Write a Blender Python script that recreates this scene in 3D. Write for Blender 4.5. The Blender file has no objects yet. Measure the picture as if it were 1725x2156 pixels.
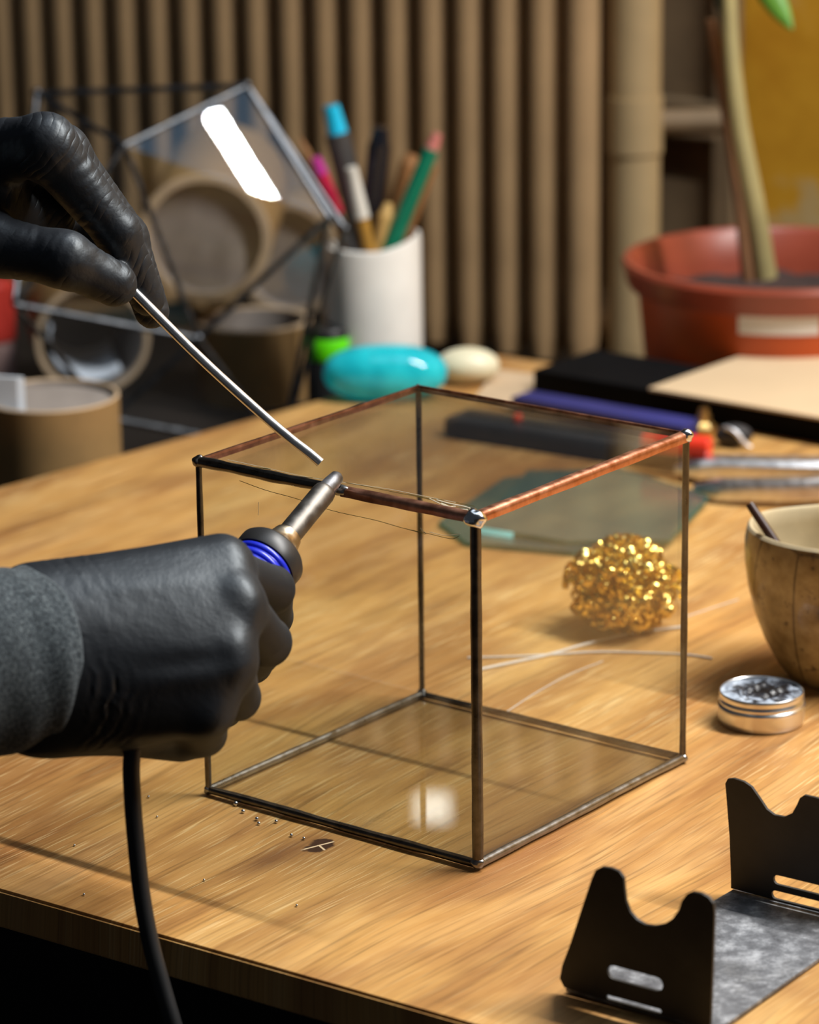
import bpy, bmesh, math, random
import numpy as np
from mathutils import Vector, Matrix

random.seed(7)
rng = np.random.default_rng(7)
scene = bpy.context.scene
COL = scene.collection
PI = math.pi

# ------------------------------------------------------------------ camera
W, H, F = 1725.0, 2156.0, 7090.6
CAM = np.array([-0.02608699, -1.27825035, 0.527])
CR = np.array([0.99991934, -0.00356965, -0.01218868])
CU = np.array([0.01270064, 0.28103787, 0.95961263])
CF = np.array([0.0, 0.95969004, -0.28106054])
cam = bpy.data.cameras.new('camera')
cam.sensor_fit = 'HORIZONTAL'; cam.sensor_width = 36.0
cam.lens = F * 36.0 / W
cam.clip_start = 0.05; cam.clip_end = 50
cam.dof.use_dof = True
cam.dof.focus_distance = 1.385
cam.dof.aperture_fstop = 11.8
cam.dof.aperture_blades = 9
camo = bpy.data.objects.new('camera', cam); COL.objects.link(camo)
camo.matrix_world = Matrix(((CR[0], CU[0], -CF[0], CAM[0]), (CR[1], CU[1], -CF[1], CAM[1]),
                            (CR[2], CU[2], -CF[2], CAM[2]), (0, 0, 0, 1)))
scene.camera = camo

# ------------------------------------------------------------------ view, world, lamps
scene.view_settings.view_transform = 'Standard'
scene.view_settings.look = 'None'
scene.view_settings.gamma = 1.0
scene.view_settings.use_curve_mapping = False
scene.view_settings.exposure = 0.0
world = bpy.data.worlds.new('world'); scene.world = world
world.use_nodes = True
world.node_tree.nodes['Background'].inputs[0].default_value = (0.75, 0.85, 1.0, 1)
world.node_tree.nodes['Background'].inputs[1].default_value = 0.035


def lamp(name, loc, target, power, size, color, size_y=None, shape='DISK'):
    l = bpy.data.lights.new(name, 'AREA')
    l.energy = power; l.color = color
    l.shape = 'RECTANGLE' if size_y else shape
    l.size = size
    if size_y:
        l.size_y = size_y
    o = bpy.data.objects.new(name, l); COL.objects.link(o)
    o.location = loc
    o.rotation_euler = (Vector(target) - Vector(loc)).to_track_quat('-Z', 'Y').to_euler()
    return o


# one long tube lamp hangs over the table, parallel to its back edge
ko = lamp('tube_lamp_light', (0.8829, 0.12285, 1.20), (0.1, 0.0, 0.0), 46, 1.30, (1.0, 0.965, 0.915), 0.014)
_x = Vector((math.cos(math.radians(-37.2)), math.sin(math.radians(-37.2)), 0)); _z = -(Vector((0.0, 0.1, 0.0)) - Vector((0.8829, 0.12285, 1.20)))
_z = (_z - _x * _z.dot(_x)).normalized(); _y = _z.cross(_x)
ko.rotation_euler = Matrix((_x, _y, _z)).transposed().to_euler()
lamp('cool_right_fill_light', (0.65, 0.48, 1.42), (0.0, 0.4, 0.05), 5, 1.2, (0.50, 0.74, 1.0), 1.2)  # unseen cool source on the right, added for bluish edges and terrarium reflections
lamp('overhead_fill_light', (0.2, 0.45, 2.3), (0.0, 0.45, 0.0), 6, 1.2, (0.85, 0.93, 1.0), 1.2)  # added soft overhead fill, stands in for ceiling bounce
# a lamp in the yard, seen through the window above the radiator, mirrored in the glass base
lamp('yard_lamp_light', (0.004, 3.55, 1.366), (-0.018, 0.065, 0.0), 0.032, 0.052, (1.0, 0.95, 0.90), 0.045)

# ------------------------------------------------------------------ placing helpers


def ray(x, y):
    return CF + CR * (x - W / 2) / F + CU * (H / 2 - y) / F


def atz(x, y, z=0.0):
    d = ray(x, y); return CAM + d * ((z - CAM[2]) / d[2])


def aty(x, y, Y):
    d = ray(x, y); return CAM + d * ((Y - CAM[1]) / d[1])


def atplane(x, y, p0, n):
    d = ray(x, y); n = np.array(n, float)
    return CAM + d * (((np.array(p0) - CAM) @ n) / (d @ n))


def mpp(p):
    return float((np.array(p) - CAM) @ CF) / F       # metres per pixel there


TA = math.radians(-35.26)                             # table's long direction
TT = np.array([math.cos(TA), math.sin(TA), 0.0])      # along the table's edge
TN = np.array([-math.sin(TA), math.cos(TA), 0.0])     # from the near edge to the back


def tn(t, n, z=0.0):
    return TT * t + TN * n + np.array([0, 0, z])


# ------------------------------------------------------------------ materials
def srgb(r, g, b):
    f = lambda c: ((c / 255.0) / 12.92 if c / 255.0 <= 0.04045 else ((c / 255.0 + 0.055) / 1.055) ** 2.4)
    return (f(r), f(g), f(b), 1.0)


class NB:
    def __init__(s, name):
        s.m = bpy.data.materials.new(name); s.m.use_nodes = True
        s.t = s.m.node_tree; s.t.nodes.clear()
        s.out = s.t.nodes.new('ShaderNodeOutputMaterial')

    def n(s, typ, **kw):
        nd = s.t.nodes.new('ShaderNode' + typ)
        for k, v in kw.items():
            if k.startswith('i_'):
                key = k[2:]
                key = int(key) if key.isdigit() else key.replace('_', ' ')
                s.put(nd, key, v)
            else:
                setattr(nd, k, v)
        return nd

    def put(s, nd, key, v):
        if isinstance(v, bpy.types.NodeSocket):
            s.t.links.new(v, nd.inputs[key])
        else:
            nd.inputs[key].default_value = v

    def coords(s, scale=(1, 1, 1), rot=(0, 0, 0), loc=(0, 0, 0)):
        tc = s.n('TexCoord')
        mp = s.n('Mapping')
        s.t.links.new(tc.outputs['Object'], mp.inputs['Vector'])
        mp.inputs['Scale'].default_value = scale
        mp.inputs['Rotation'].default_value = rot
        mp.inputs['Location'].default_value = loc
        return mp.outputs[0]

    def noise(s, vec, scale=5, detail=4, rough=0.55, dist=0.0):
        nd = s.n('TexNoise', i_Vector=vec, i_Scale=scale, i_Detail=detail, i_Roughness=rough, i_Distortion=dist)
        return nd.outputs[0]

    def ramp(s, fac, stops, interp='LINEAR'):
        nd = s.n('ValToRGB'); nd.color_ramp.interpolation = interp
        e = nd.color_ramp.elements
        while len(e) < len(stops):
            e.new(0.5)
        for k, (p, c) in enumerate(stops):
            e[k].position = p
            e[k].color = c if hasattr(c, '__len__') else (c, c, c, 1)
        s.t.links.new(fac, nd.inputs[0])
        return nd.outputs[0]

    def mix(s, fac, a, b, blend='MIX'):
        nd = s.n('Mix', data_type='RGBA', blend_type=blend)
        s.put(nd, 0, fac)
        s.put(nd, 6, a); s.put(nd, 7, b)
        return nd.outputs[2]

    def math(s, op, a, b=0.0, c=None):
        nd = s.n('Math', operation=op)
        s.put(nd, 0, a); s.put(nd, 1, b)
        if c is not None:
            s.put(nd, 2, c)
        return nd.outputs[0]

    def bump(s, height, strength=0.3, dist=0.001, normal=None):
        nd = s.n('Bump', i_Height=height, i_Strength=strength, i_Distance=dist)
        if normal is not None:
            s.put(nd, 'Normal', normal)
        return nd.outputs[0]

    def princ(s, **kw):
        nd = s.n('BsdfPrincipled')
        for k, v in kw.items():
            s.put(nd, k.replace('_', ' '), v)
        s.t.links.new(nd.outputs[0], s.out.inputs[0])
        return nd


def mat(name, col, rough=0.5, metal=0.0, var=0.12, vscale=30, bump=0.0, bscale=200, coat=0.0, spec=0.5, **kw):
    b = NB(name)
    v = b.coords()
    n = b.noise(v, vscale, 4)
    c2 = tuple(min(1, c * (1 - var * 1.6)) for c in col[:3]) + (1,)
    c1 = tuple(min(1, c * (1 + var)) for c in col[:3]) + (1,)
    base = b.ramp(n, [(0.3, c2), (0.7, c1)])
    k = dict(Base_Color=base, Roughness=rough, Metallic=metal)
    if bump:
        k['Normal'] = b.bump(b.noise(v, bscale, 3), bump, 0.0006)
    if coat:
        k['Coat_Weight'] = coat; k['Coat_Roughness'] = 0.1
    p = b.princ(**k)
    p.inputs['Specular IOR Level'].default_value = spec
    for kk, vv in kw.items():
        p.inputs[kk.replace('_', ' ')].default_value = vv
    return b.m


def glass_mat(name, tint=(0.96, 0.97, 0.965, 1), rough=0.0, ior=1.5, refl=(1, 1, 1, 1), boost=1.0, dust=None, haze_mix=0.0):
    b = NB(name)
    tr = b.n('BsdfTransparent', i_Color=tint)
    gl = b.n('BsdfGlossy', i_Color=refl, i_Roughness=rough)
    lw = b.n('LayerWeight', i_Blend=0.5)
    f0 = ((ior - 1) / (ior + 1)) ** 2
    f = b.math('MULTIPLY_ADD', b.math('POWER', lw.outputs['Facing'], 5.0), 1 - f0, f0)
    if boost != 1.0:
        f = b.math('MULTIPLY', f, boost)
    mx = b.n('MixShader', i_0=f, i_1=tr.outputs[0], i_2=gl.outputs[0])
    res = mx.outputs[0]
    if dust:
        df = b.n('BsdfDiffuse', i_Color=dust)
        res = b.n('MixShader', i_0=haze_mix, i_1=res, i_2=df.outputs[0]).outputs[0]
    b.t.links.new(res, b.out.inputs[0])
    return b.m


def wood_material():
    b = NB('oak_wood')
    v = b.coords()
    # warp the lines a little
    warp = b.n('TexNoise', i_Vector=b.coords((5, 2.2, 5)), i_Scale=1.0, i_Detail=2.0)
    add = b.n('VectorMath', operation='MULTIPLY_ADD', i_0=warp.outputs[1], i_1=(0.05, 0.0, 0.0), i_2=v)
    vw = add.outputs[0]

    def st(sx, sy, scale=1.0, detail=4, rough=0.6, off=0.0):
        mp = b.n('Mapping', i_Vector=vw)
        mp.inputs['Scale'].default_value = (sx, sy, 1)
        mp.inputs['Location'].default_value = (off, off * 0.7, 0)
        return b.noise(mp.outputs[0], scale, detail, rough)
    broad = st(9, 2.0, 1, 3, 0.5)
    mid = st(45, 4.5, 1, 4, 0.6, 3.1)
    fine = st(520, 11, 1, 3, 0.65, 7.7)
    pore = st(900, 26, 1, 2, 0.5, 1.9)
    base = b.ramp(broad, [(0.30, srgb(150, 100, 54)), (0.42, srgb(186, 136, 76)), (0.56, srgb(205, 158, 90)), (0.72, srgb(215, 178, 110))])
    m1 = b.ramp(mid, [(0.34, srgb(140, 90, 50)), (0.48, srgb(198, 146, 82)), (0.66, srgb(226, 180, 116))])
    c = b.mix(0.5, base, m1)
    blot = b.ramp(st(16, 5.0, 1, 4, 0.6, 21.0), [(0.40, 1.0), (0.54, 0.0)])
    c = b.mix(b.math('MULTIPLY', blot, 0.6), c, srgb(142, 92, 50))
    f1 = b.ramp(fine, [(0.33, 0.50), (0.48, 0.92), (0.68, 1.0)])
    c = b.mix(0.75, c, f1, 'MULTIPLY')
    # pale limed pores
    pl = b.ramp(pore, [(0.58, 0.0), (0.66, 1.0)])
    area = b.ramp(st(7, 3, 1, 2, 0.5, 12.3), [(0.42, 0.15), (0.6, 0.9)])
    pm = b.math('MULTIPLY', pl, area)
    pm = b.math('MULTIPLY', pm, 0.7)
    c = b.mix(pm, c, srgb(244, 214, 156))
    # the knot beside the glass box
    k = atz(672, 1780) * 1.0
    kl = (k @ TT, k @ TN)
    sx = b.n('SeparateXYZ', i_0=v)
    dx = b.math('SUBTRACT', sx.outputs[0], float(kl[0]))
    dy = b.math('SUBTRACT', sx.outputs[1], float(kl[1]))
    wob = b.math('MULTIPLY', b.math('SUBTRACT', b.noise(v, 160, 2), 0.5), 0.006)
    d2 = b.math('SQRT', b.math('ADD', b.math('POWER', b.math('MULTIPLY', dx, 1.0), 2.0), b.math('POWER', b.math('MULTIPLY', dy, 0.62), 2.0)))
    d2 = b.math('ADD', d2, wob)
    knot = b.ramp(b.math('MULTIPLY', d2, 100.0), [(0.42, 1.0), (0.56, 0.0)])
    halo = b.ramp(b.math('MULTIPLY', d2, 40.0), [(0.2, 0.75), (0.95, 0.0)])
    c = b.mix(b.math('MULTIPLY', halo, 0.65), c, srgb(128, 80, 40))
    # dark streak that runs out of the knot along the grain
    d3 = b.math('SQRT', b.math('ADD', b.math('POWER', b.math('MULTIPLY', b.math('ADD', dx, 0.008), 1.0), 2.0), b.math('POWER', b.math('MULTIPLY', b.math('ADD', dy, 0.022), 0.3), 2.0)))
    strk = b.ramp(b.math('ADD', b.math('MULTIPLY', d3, 80.0), b.math('MULTIPLY', b.math('SUBTRACT', fine, 0.5), 0.9)), [(0.15, 0.7), (0.85, 0.0)])
    c = b.mix(strk, c, srgb(112, 70, 42))
    c = b.mix(knot, c, srgb(66, 40, 24))
    # pale crack in the knot
    cr1 = b.math('ABSOLUTE', b.math('SUBTRACT', b.math('MULTIPLY', dx, 0.9), b.math('MULTIPLY', dy, 0.35)))
    cr2 = b.math('ABSOLUTE', b.math('ADD', b.math('MULTIPLY', dx, 0.5), b.math('MULTIPLY', dy, 0.9)))
    crm = b.math('MINIMUM', cr1, cr2)
    cr2 = b.math('ADD', cr2, b.math('MULTIPLY', b.math('GREATER_THAN', dy, 0.0), 1.0))
    crm = b.math('MINIMUM', cr1, cr2)
    crk = b.math('MULTIPLY', b.ramp(b.math('MULTIPLY', crm, 1000.0), [(0.35, 1.0), (0.6, 0.0)]), knot)
    c = b.mix(crk, c, srgb(235, 205, 165))
    hgt = b.math('ADD', b.math('MULTIPLY', fine, 0.6), b.math('MULTIPLY', pore, 0.6))
    nrm = b.bump(hgt, 0.25, 0.0006)
    rg = b.ramp(mid, [(0.3, 0.42), (0.7, 0.52)])
    p = b.princ(Base_Color=c, Roughness=rg, Normal=nrm)
    p.inputs['Specular IOR Level'].default_value = 0.35
    return b.m


def glove_material(name, axis, wl, amount, spec):
    b = NB(name)
    v = b.coords()
    w = b.n('TexNoise', i_Vector=v, i_Scale=40.0, i_Detail=2.0)
    add = b.n('VectorMath', operation='MULTIPLY_ADD', i_0=w.outputs[1], i_1=(0.01, 0.01, 0.01), i_2=v)
    n1 = b.noise(add.outputs[0], 130, 3, 0.5)
    n2 = b.noise(v, 900, 2, 0.5)
    # creases running across the finger
    ax = Vector(axis).normalized()
    wob = b.n('TexNoise', i_Vector=v, i_Scale=55.0, i_Detail=1.0)
    s_ = b.n('VectorMath', operation='DOT_PRODUCT', i_0=v, i_1=tuple(ax)).outputs['Value']
    ph = b.math('ADD', b.math('MULTIPLY', s_, 2 * PI / wl), b.math('MULTIPLY', wob.outputs[0], 9.0))
    ridge = b.math('POWER', b.math('ABSOLUTE', b.math('SINE', ph)), 0.5)
    mask = b.ramp(b.noise(v, 48, 2, 0.5), [(0.44, 0.0), (0.60, 1.0)])
    h = b.math('ADD', b.math('MULTIPLY', n1, 0.8), b.math('MULTIPLY', n2, 0.12))
    h = b.math('ADD', h, b.math('MULTIPLY', b.math('MULTIPLY', ridge, mask), amount))
    nrm = b.bump(h, 0.40, 0.0012)
    df = b.n('BsdfDiffuse', i_Color=(0.0115, 0.013, 0.0165, 1), i_Normal=nrm)
    gl = b.n('BsdfGlossy', i_Color=(0.88, 0.95, 1, 1), i_Roughness=0.44, i_Normal=nrm)
    lw = b.n('LayerWeight', i_Blend=0.5)
    f = b.math('MULTIPLY_ADD', b.math('POWER', lw.outputs['Facing'], 4.0), 0.07, spec * 0.11)
    mx = b.n('MixShader', i_0=f, i_1=df.outputs[0], i_2=gl.outputs[0])
    b.t.links.new(mx.outputs[0], b.out.inputs[0])
    return b.m


def sleeve_material():
    b = NB('heather_knit')
    v = b.coords()
    n1 = b.noise(b.coords((1, 1, 1)), 1500, 3, 0.7)
    n2 = b.noise(v, 620, 3, 0.6)
    c = b.ramp(b.math('ADD', b.math('MULTIPLY', n1, 0.6), b.math('MULTIPLY', n2, 0.4)),
               [(0.36, (0.018, 0.022, 0.026, 1)), (0.5, (0.060, 0.074, 0.085, 1)), (0.66, (0.20, 0.235, 0.25, 1))])
    nrm = b.bump(n1, 0.6, 0.0012)
    p = b.princ(Base_Color=c, Roughness=0.95, Normal=nrm)
    p.inputs['Sheen Weight'].default_value = 0.1
    p.inputs['Specular IOR Level'].default_value = 0.1
    return b.m


def bowl_material():
    b = NB('stained_ceramic')
    v = b.coords()
    big = b.noise(v, 45, 5, 0.65)
    c = b.ramp(big, [(0.28, srgb(84, 68, 40)), (0.45, srgb(146, 122, 76)), (0.62, srgb(178, 156, 108)), (0.8, srgb(196, 178, 136))])
    spots = b.ramp(b.noise(v, 190, 3, 0.6), [(0.62, 0.0), (0.72, 1.0)])
    c = b.mix(b.math('MULTIPLY', spots, 0.75), c, srgb(58, 42, 30))
    vo = b.n('TexVoronoi', feature='DISTANCE_TO_EDGE', i_Vector=b.coords((1, 1, 0.55)), i_Scale=26.0)
    crack = b.ramp(b.math('ADD', vo.outputs[0], b.math('MULTIPLY', b.math('SUBTRACT', b.noise(v, 120, 2), 0.5), 0.02)), [(0.004, 1.0), (0.022, 0.0)])
    c = b.mix(b.math('MULTIPLY', crack, 0.7), c, srgb(60, 44, 32))
    b.princ(Base_Color=c, Roughness=0.35, Coat_Weight=0.3, Normal=b.bump(big, 0.1, 0.001))
    return b.m


def plaster_material():
    b = NB('ochre_plaster')
    v = b.coords()
    n = b.noise(v, 9, 5, 0.6)
    c = b.ramp(n, [(0.36, srgb(196, 138, 14)), (0.52, srgb(212, 156, 30)), (0.6, srgb(200, 170, 112)), (0.72, srgb(206, 184, 140))])
    b.princ(Base_Color=c, Roughness=0.85, Normal=b.bump(n, 0.3, 0.004))
    return b.m


def solder_material(name, c1, c2, r1, r2):
    b = NB(name)
    v = b.coords()
    n = b.noise(v, 170, 3, 0.55)
    c = b.ramp(n, [(0.3, c1), (0.72, c2)])
    r = b.ramp(n, [(0.3, r1), (0.7, r2)])
    b.princ(Base_Color=c, Metallic=1.0, Roughness=r, Normal=b.bump(b.noise(v, 300, 2), 0.10, 0.0005))
    return b.m


M = {}
M['wood'] = wood_material()
M['glove'] = glove_material('black_nitrile', (0.5, 0.2, 0.85), .011, 0.0, 0.40)
M['glove_creased'] = glove_material('black_nitrile_creased', (0.72, 0.1, -0.62), .0072, 0.62, 0.40)
M['sleeve'] = sleeve_material()
M['bowl'] = bowl_material()
M['bowl_in'] = mat('cream_glaze', srgb(196, 180, 146), 0.3, var=0.12, vscale=40)
M['plaster'] = plaster_material()
M['radiator'] = mat('radiator_enamel', srgb(178, 146, 106), 0.5, var=0.08, vscale=20)
M['pipe'] = mat('beige_pipe_paint', srgb(176, 152, 112), 0.5, var=0.1, vscale=12)
M['board_brown'] = mat('brown_panel', srgb(120, 100, 74), 0.7, var=0.2, vscale=14)
M['dark_wall'] = mat('dark_wall_paint', srgb(78, 62, 44), 0.8, var=0.15, vscale=10)
M['dark_shelf'] = mat('dark_shelf_wood', srgb(40, 33, 28), 0.6, var=0.2, vscale=14)
M['floor'] = mat('dark_floor_boards', srgb(34, 28, 24), 0.6, var=0.2)
M['solder'] = solder_material('solder_grey', (0.24, 0.235, 0.23, 1), (0.36, 0.355, 0.35, 1), 0.26, 0.36)
M['solder_dark'] = solder_material('solder_blackened', (0.085, 0.078, 0.070, 1), (0.15, 0.14, 0.13, 1), 0.26, 0.36)
M['solder_bright'] = solder_material('solder_bright', (0.62, 0.64, 0.66, 1), (0.85, 0.87, 0.9, 1), 0.12, 0.25)
M['copper'] = solder_material('copper_foil', (0.46, 0.19, 0.11, 1), (0.72, 0.36, 0.24, 1), 0.30, 0.42)
M['copper_dark'] = solder_material('copper_foil_tarnished', (0.14, 0.06, 0.035, 1), (0.34, 0.16, 0.10, 1), 0.35, 0.5)
M['glass'] = glass_mat('clear_glass', (0.965, 0.975, 0.968, 1))
M['glass_base'] = glass_mat('base_glass', (0.93, 0.94, 0.93, 1))
M['glass_green'] = glass_mat('green_glass', (0.74, 0.84, 0.80, 1), 0.16, 1.7, (0.75, 1, 0.97, 1), 1.3, dust=(0.20, 0.27, 0.255, 1), haze_mix=0.16)  # grey-green diffuse mixed in, standing in for hazy reflections
M['glass_blue'] = glass_mat('terrarium_glass', (0.955, 0.965, 0.975, 1), 0.0, 1.5, (0.85, 0.93, 1, 1))
M['wire'] = solder_material('solder_bar', (0.78, 0.79, 0.8, 1), (0.86, 0.87, 0.88, 1), 0.28, 0.36)
M['steel'] = solder_material('barrel_steel', (0.10, 0.09, 0.08, 1), (0.21, 0.195, 0.175, 1), 0.42, 0.55)
M['steel_tip'] = solder_material('tip_steel', (0.10, 0.10, 0.105, 1), (0.22, 0.22, 0.23, 1), 0.4, 0.55)
M['brass_nut'] = solder_material('brass_collar', (0.42, 0.33, 0.22, 1), (0.75, 0.65, 0.5, 1), 0.25, 0.4)
M['black_plastic'] = mat('black_plastic', (0.018, 0.018, 0.019, 1), 0.42, var=0.1)
M['black_rubber'] = mat('black_rubber', (0.014, 0.014, 0.015, 1), 0.5, var=0.1)
M['blue_grip'] = mat('blue_grip', (0.015, 0.03, 0.62, 1), 0.3, var=0.1)
M['gold'] = solder_material('brass_shavings', (0.88, 0.58, 0.10, 1), (1.0, 0.80, 0.28, 1), 0.18, 0.30)
M['alu'] = mat('aluminium', (0.80, 0.79, 0.77, 1), 0.3, 1.0, var=0.04, vscale=60)
M['sheet'] = None
M['kraft'] = mat('kraft_card', srgb(150, 118, 72), 0.8, var=0.08, vscale=40)
M['kraft_edge'] = mat('kraft_edge', srgb(196, 170, 138), 0.8, var=0.08, vscale=60)
M['tube_inside'] = mat('grey_card', srgb(150, 140, 132), 0.85, var=0.1, vscale=60)
M['card'] = mat('card_sheet', srgb(206, 180, 144), 0.8, var=0.05, vscale=8)
M['black_board'] = mat('black_board', (0.004, 0.004, 0.0045, 1), 0.8, var=0.1, spec=0.08)
M['terracotta'] = mat('terracotta', srgb(188, 78, 24), 0.45, var=0.15, vscale=14)
M['terracotta_rim'] = mat('terracotta_rim', srgb(148, 68, 48), 0.35, var=0.12, vscale=20)
M['soil'] = mat('soil', srgb(62, 46, 42), 0.95, var=0.3, vscale=60, bump=0.8)
M['white_label'] = mat('white_paper', srgb(226, 222, 216), 0.7, var=0.03)
M['stem'] = mat('pale_stem', srgb(158, 146, 98), 0.6, var=0.15, vscale=20)
M['stake'] = mat('cane_stake', srgb(140, 100, 66), 0.7, var=0.2, vscale=25)
M['leaf'] = mat('green_leaf', srgb(92, 140, 44), 0.45, var=0.2, vscale=30)
M['leaf_dark'] = mat('dark_leaf', srgb(64, 92, 80), 0.45, var=0.2, vscale=30)
M['white_ceramic'] = mat('white_ceramic', srgb(246, 243, 236), 0.3, var=0.05, vscale=30)
M['soap'] = mat('ivory_plastic', srgb(230, 222, 190), 0.4, var=0.03)
M['paste'] = None


def sheet_material():
    b = NB('sheet_metal')
    v = b.coords()
    n = b.noise(v, 120, 5, 0.7)
    n2 = b.noise(v, 28, 4, 0.6)
    c = b.ramp(n, [(0.3, srgb(70, 70, 74)), (0.5, srgb(122, 124, 128)), (0.68, srgb(182, 184, 188))])
    dark = b.ramp(n2, [(0.56, 0.0), (0.72, 0.8)])
    c = b.mix(dark, c, srgb(44, 42, 38))
    b.princ(Base_Color=c, Metallic=0.55, Roughness=0.55, Normal=b.bump(n, 0.3, 0.0006))
    return b.m


def paste_material():
    b = NB('flux_paste')
    v = b.coords()
    n = b.noise(v, 150, 4, 0.6, 0.8)
    sx = b.n('SeparateXYZ', i_0=v)
    rr = b.math('SQRT', b.math('ADD', b.math('POWER', b.math('SUBTRACT', sx.outputs[0], 0.002), 2.0), b.math('POWER', b.math('SUBTRACT', sx.outputs[1], 0.002), 2.0)))
    k = b.math('ADD', b.math('MULTIPLY', rr, 22.0), b.math('MULTIPLY', n, 0.75))
    c = b.ramp(k, [(0.50, srgb(14, 14, 16)), (0.62, srgb(46, 48, 54)), (0.74, srgb(150, 160, 174)), (0.88, srgb(200, 212, 222))])
    b.princ(Base_Color=c, Roughness=0.35, Normal=b.bump(n, 0.7, 0.0015))
    return b.m


M['sheet'] = sheet_material()
M['sheet_black'] = mat('blackened_sheet', (0.022, 0.020, 0.017, 1), 0.5, var=0.25, vscale=60, spec=0.4)
M['paste'] = paste_material()
M['stick'] = mat('dark_stick', srgb(58, 34, 26), 0.4, var=0.2, vscale=80)


def tinted_plastic(name, col, mixf=0.45, clear=0.20):
    b = NB(name)
    p = b.n('BsdfPrincipled')
    cc = b.ramp(b.noise(b.coords(), 55, 2), [(0.35, tuple(q * .75 for q in col[:3]) + (1,)), (0.65, tuple(min(1, q * 1.1 + .02) for q in col[:3]) + (1,))])
    b.put(p, 'Base Color', cc)
    p.inputs['Roughness'].default_value = 0.08
    p.inputs['Specular IOR Level'].default_value = 0.7
    tl = b.n('BsdfTranslucent', i_Color=col)
    m1 = b.n('MixShader', i_0=mixf, i_1=p.outputs[0], i_2=tl.outputs[0])
    tr = b.n('BsdfTransparent', i_Color=col)
    m2 = b.n('MixShader', i_0=clear, i_1=m1.outputs[0], i_2=tr.outputs[0])
    b.t.links.new(m2.outputs[0], b.out.inputs[0])
    return b.m


M['cyan'] = tinted_plastic('cyan_plastic', (0.02, 0.80, 0.95, 1), 0.3, 0.12)
M['green_edge'] = tinted_plastic('green_glass_edge', (0.20, 0.50, 0.44, 1), 0.6, 0.5)
M['lime'] = mat('lime_band', (0.13, 0.85, 0.005, 1), 0.4, var=0.05)


# ------------------------------------------------------------------ mesh helpers
def obj(name, verts, faces, m, parent=None, origin=None, smooth=True, sharp=40):
    """one mesh object; verts in world space; the origin is the parent's (its root's) or given."""
    if parent is not None:
        root = parent
        while root.parent is not None:
            root = root.parent
        o0 = np.array(root.location)
    else:
        o0 = np.array(origin if origin is not None else (0, 0, 0), float)
    V = np.asarray(verts, float).reshape(-1, 3)
    me = bpy.data.meshes.new(name)
    me.from_pydata((V - o0).tolist(), [], [tuple(int(i) for i in f) for f in faces])
    me.update()
    bm = bmesh.new(); bm.from_mesh(me)
    bmesh.ops.recalc_face_normals(bm, faces=bm.faces)
    bm.to_mesh(me); bm.free()
    if isinstance(m, (list, tuple)):
        for q in m:
            me.materials.append(M[q])
    else:
        me.materials.append(M[m])
    if smooth:
        me.shade_smooth()
        if sharp:
            me.set_sharp_from_angle(angle=math.radians(sharp))
    o = bpy.data.objects.new(name, me)
    COL.objects.link(o)
    if parent is not None:
        o.parent = parent
    else:
        o.location = o0
    return o


def tag(o, label=None, cat=None, group=None, kind=None):
    if label: o['label'] = label
    if cat: o['category'] = cat
    if group: o['group'] = group
    if kind: o['kind'] = kind
    return o


def thing(name, label, cat, loc, group=None):
    o = bpy.data.objects.new(name, None); COL.objects.link(o)
    o.empty_display_size = 0.02
    o.location = tuple(float(c) for c in loc)
    return tag(o, label, cat, group)


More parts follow.
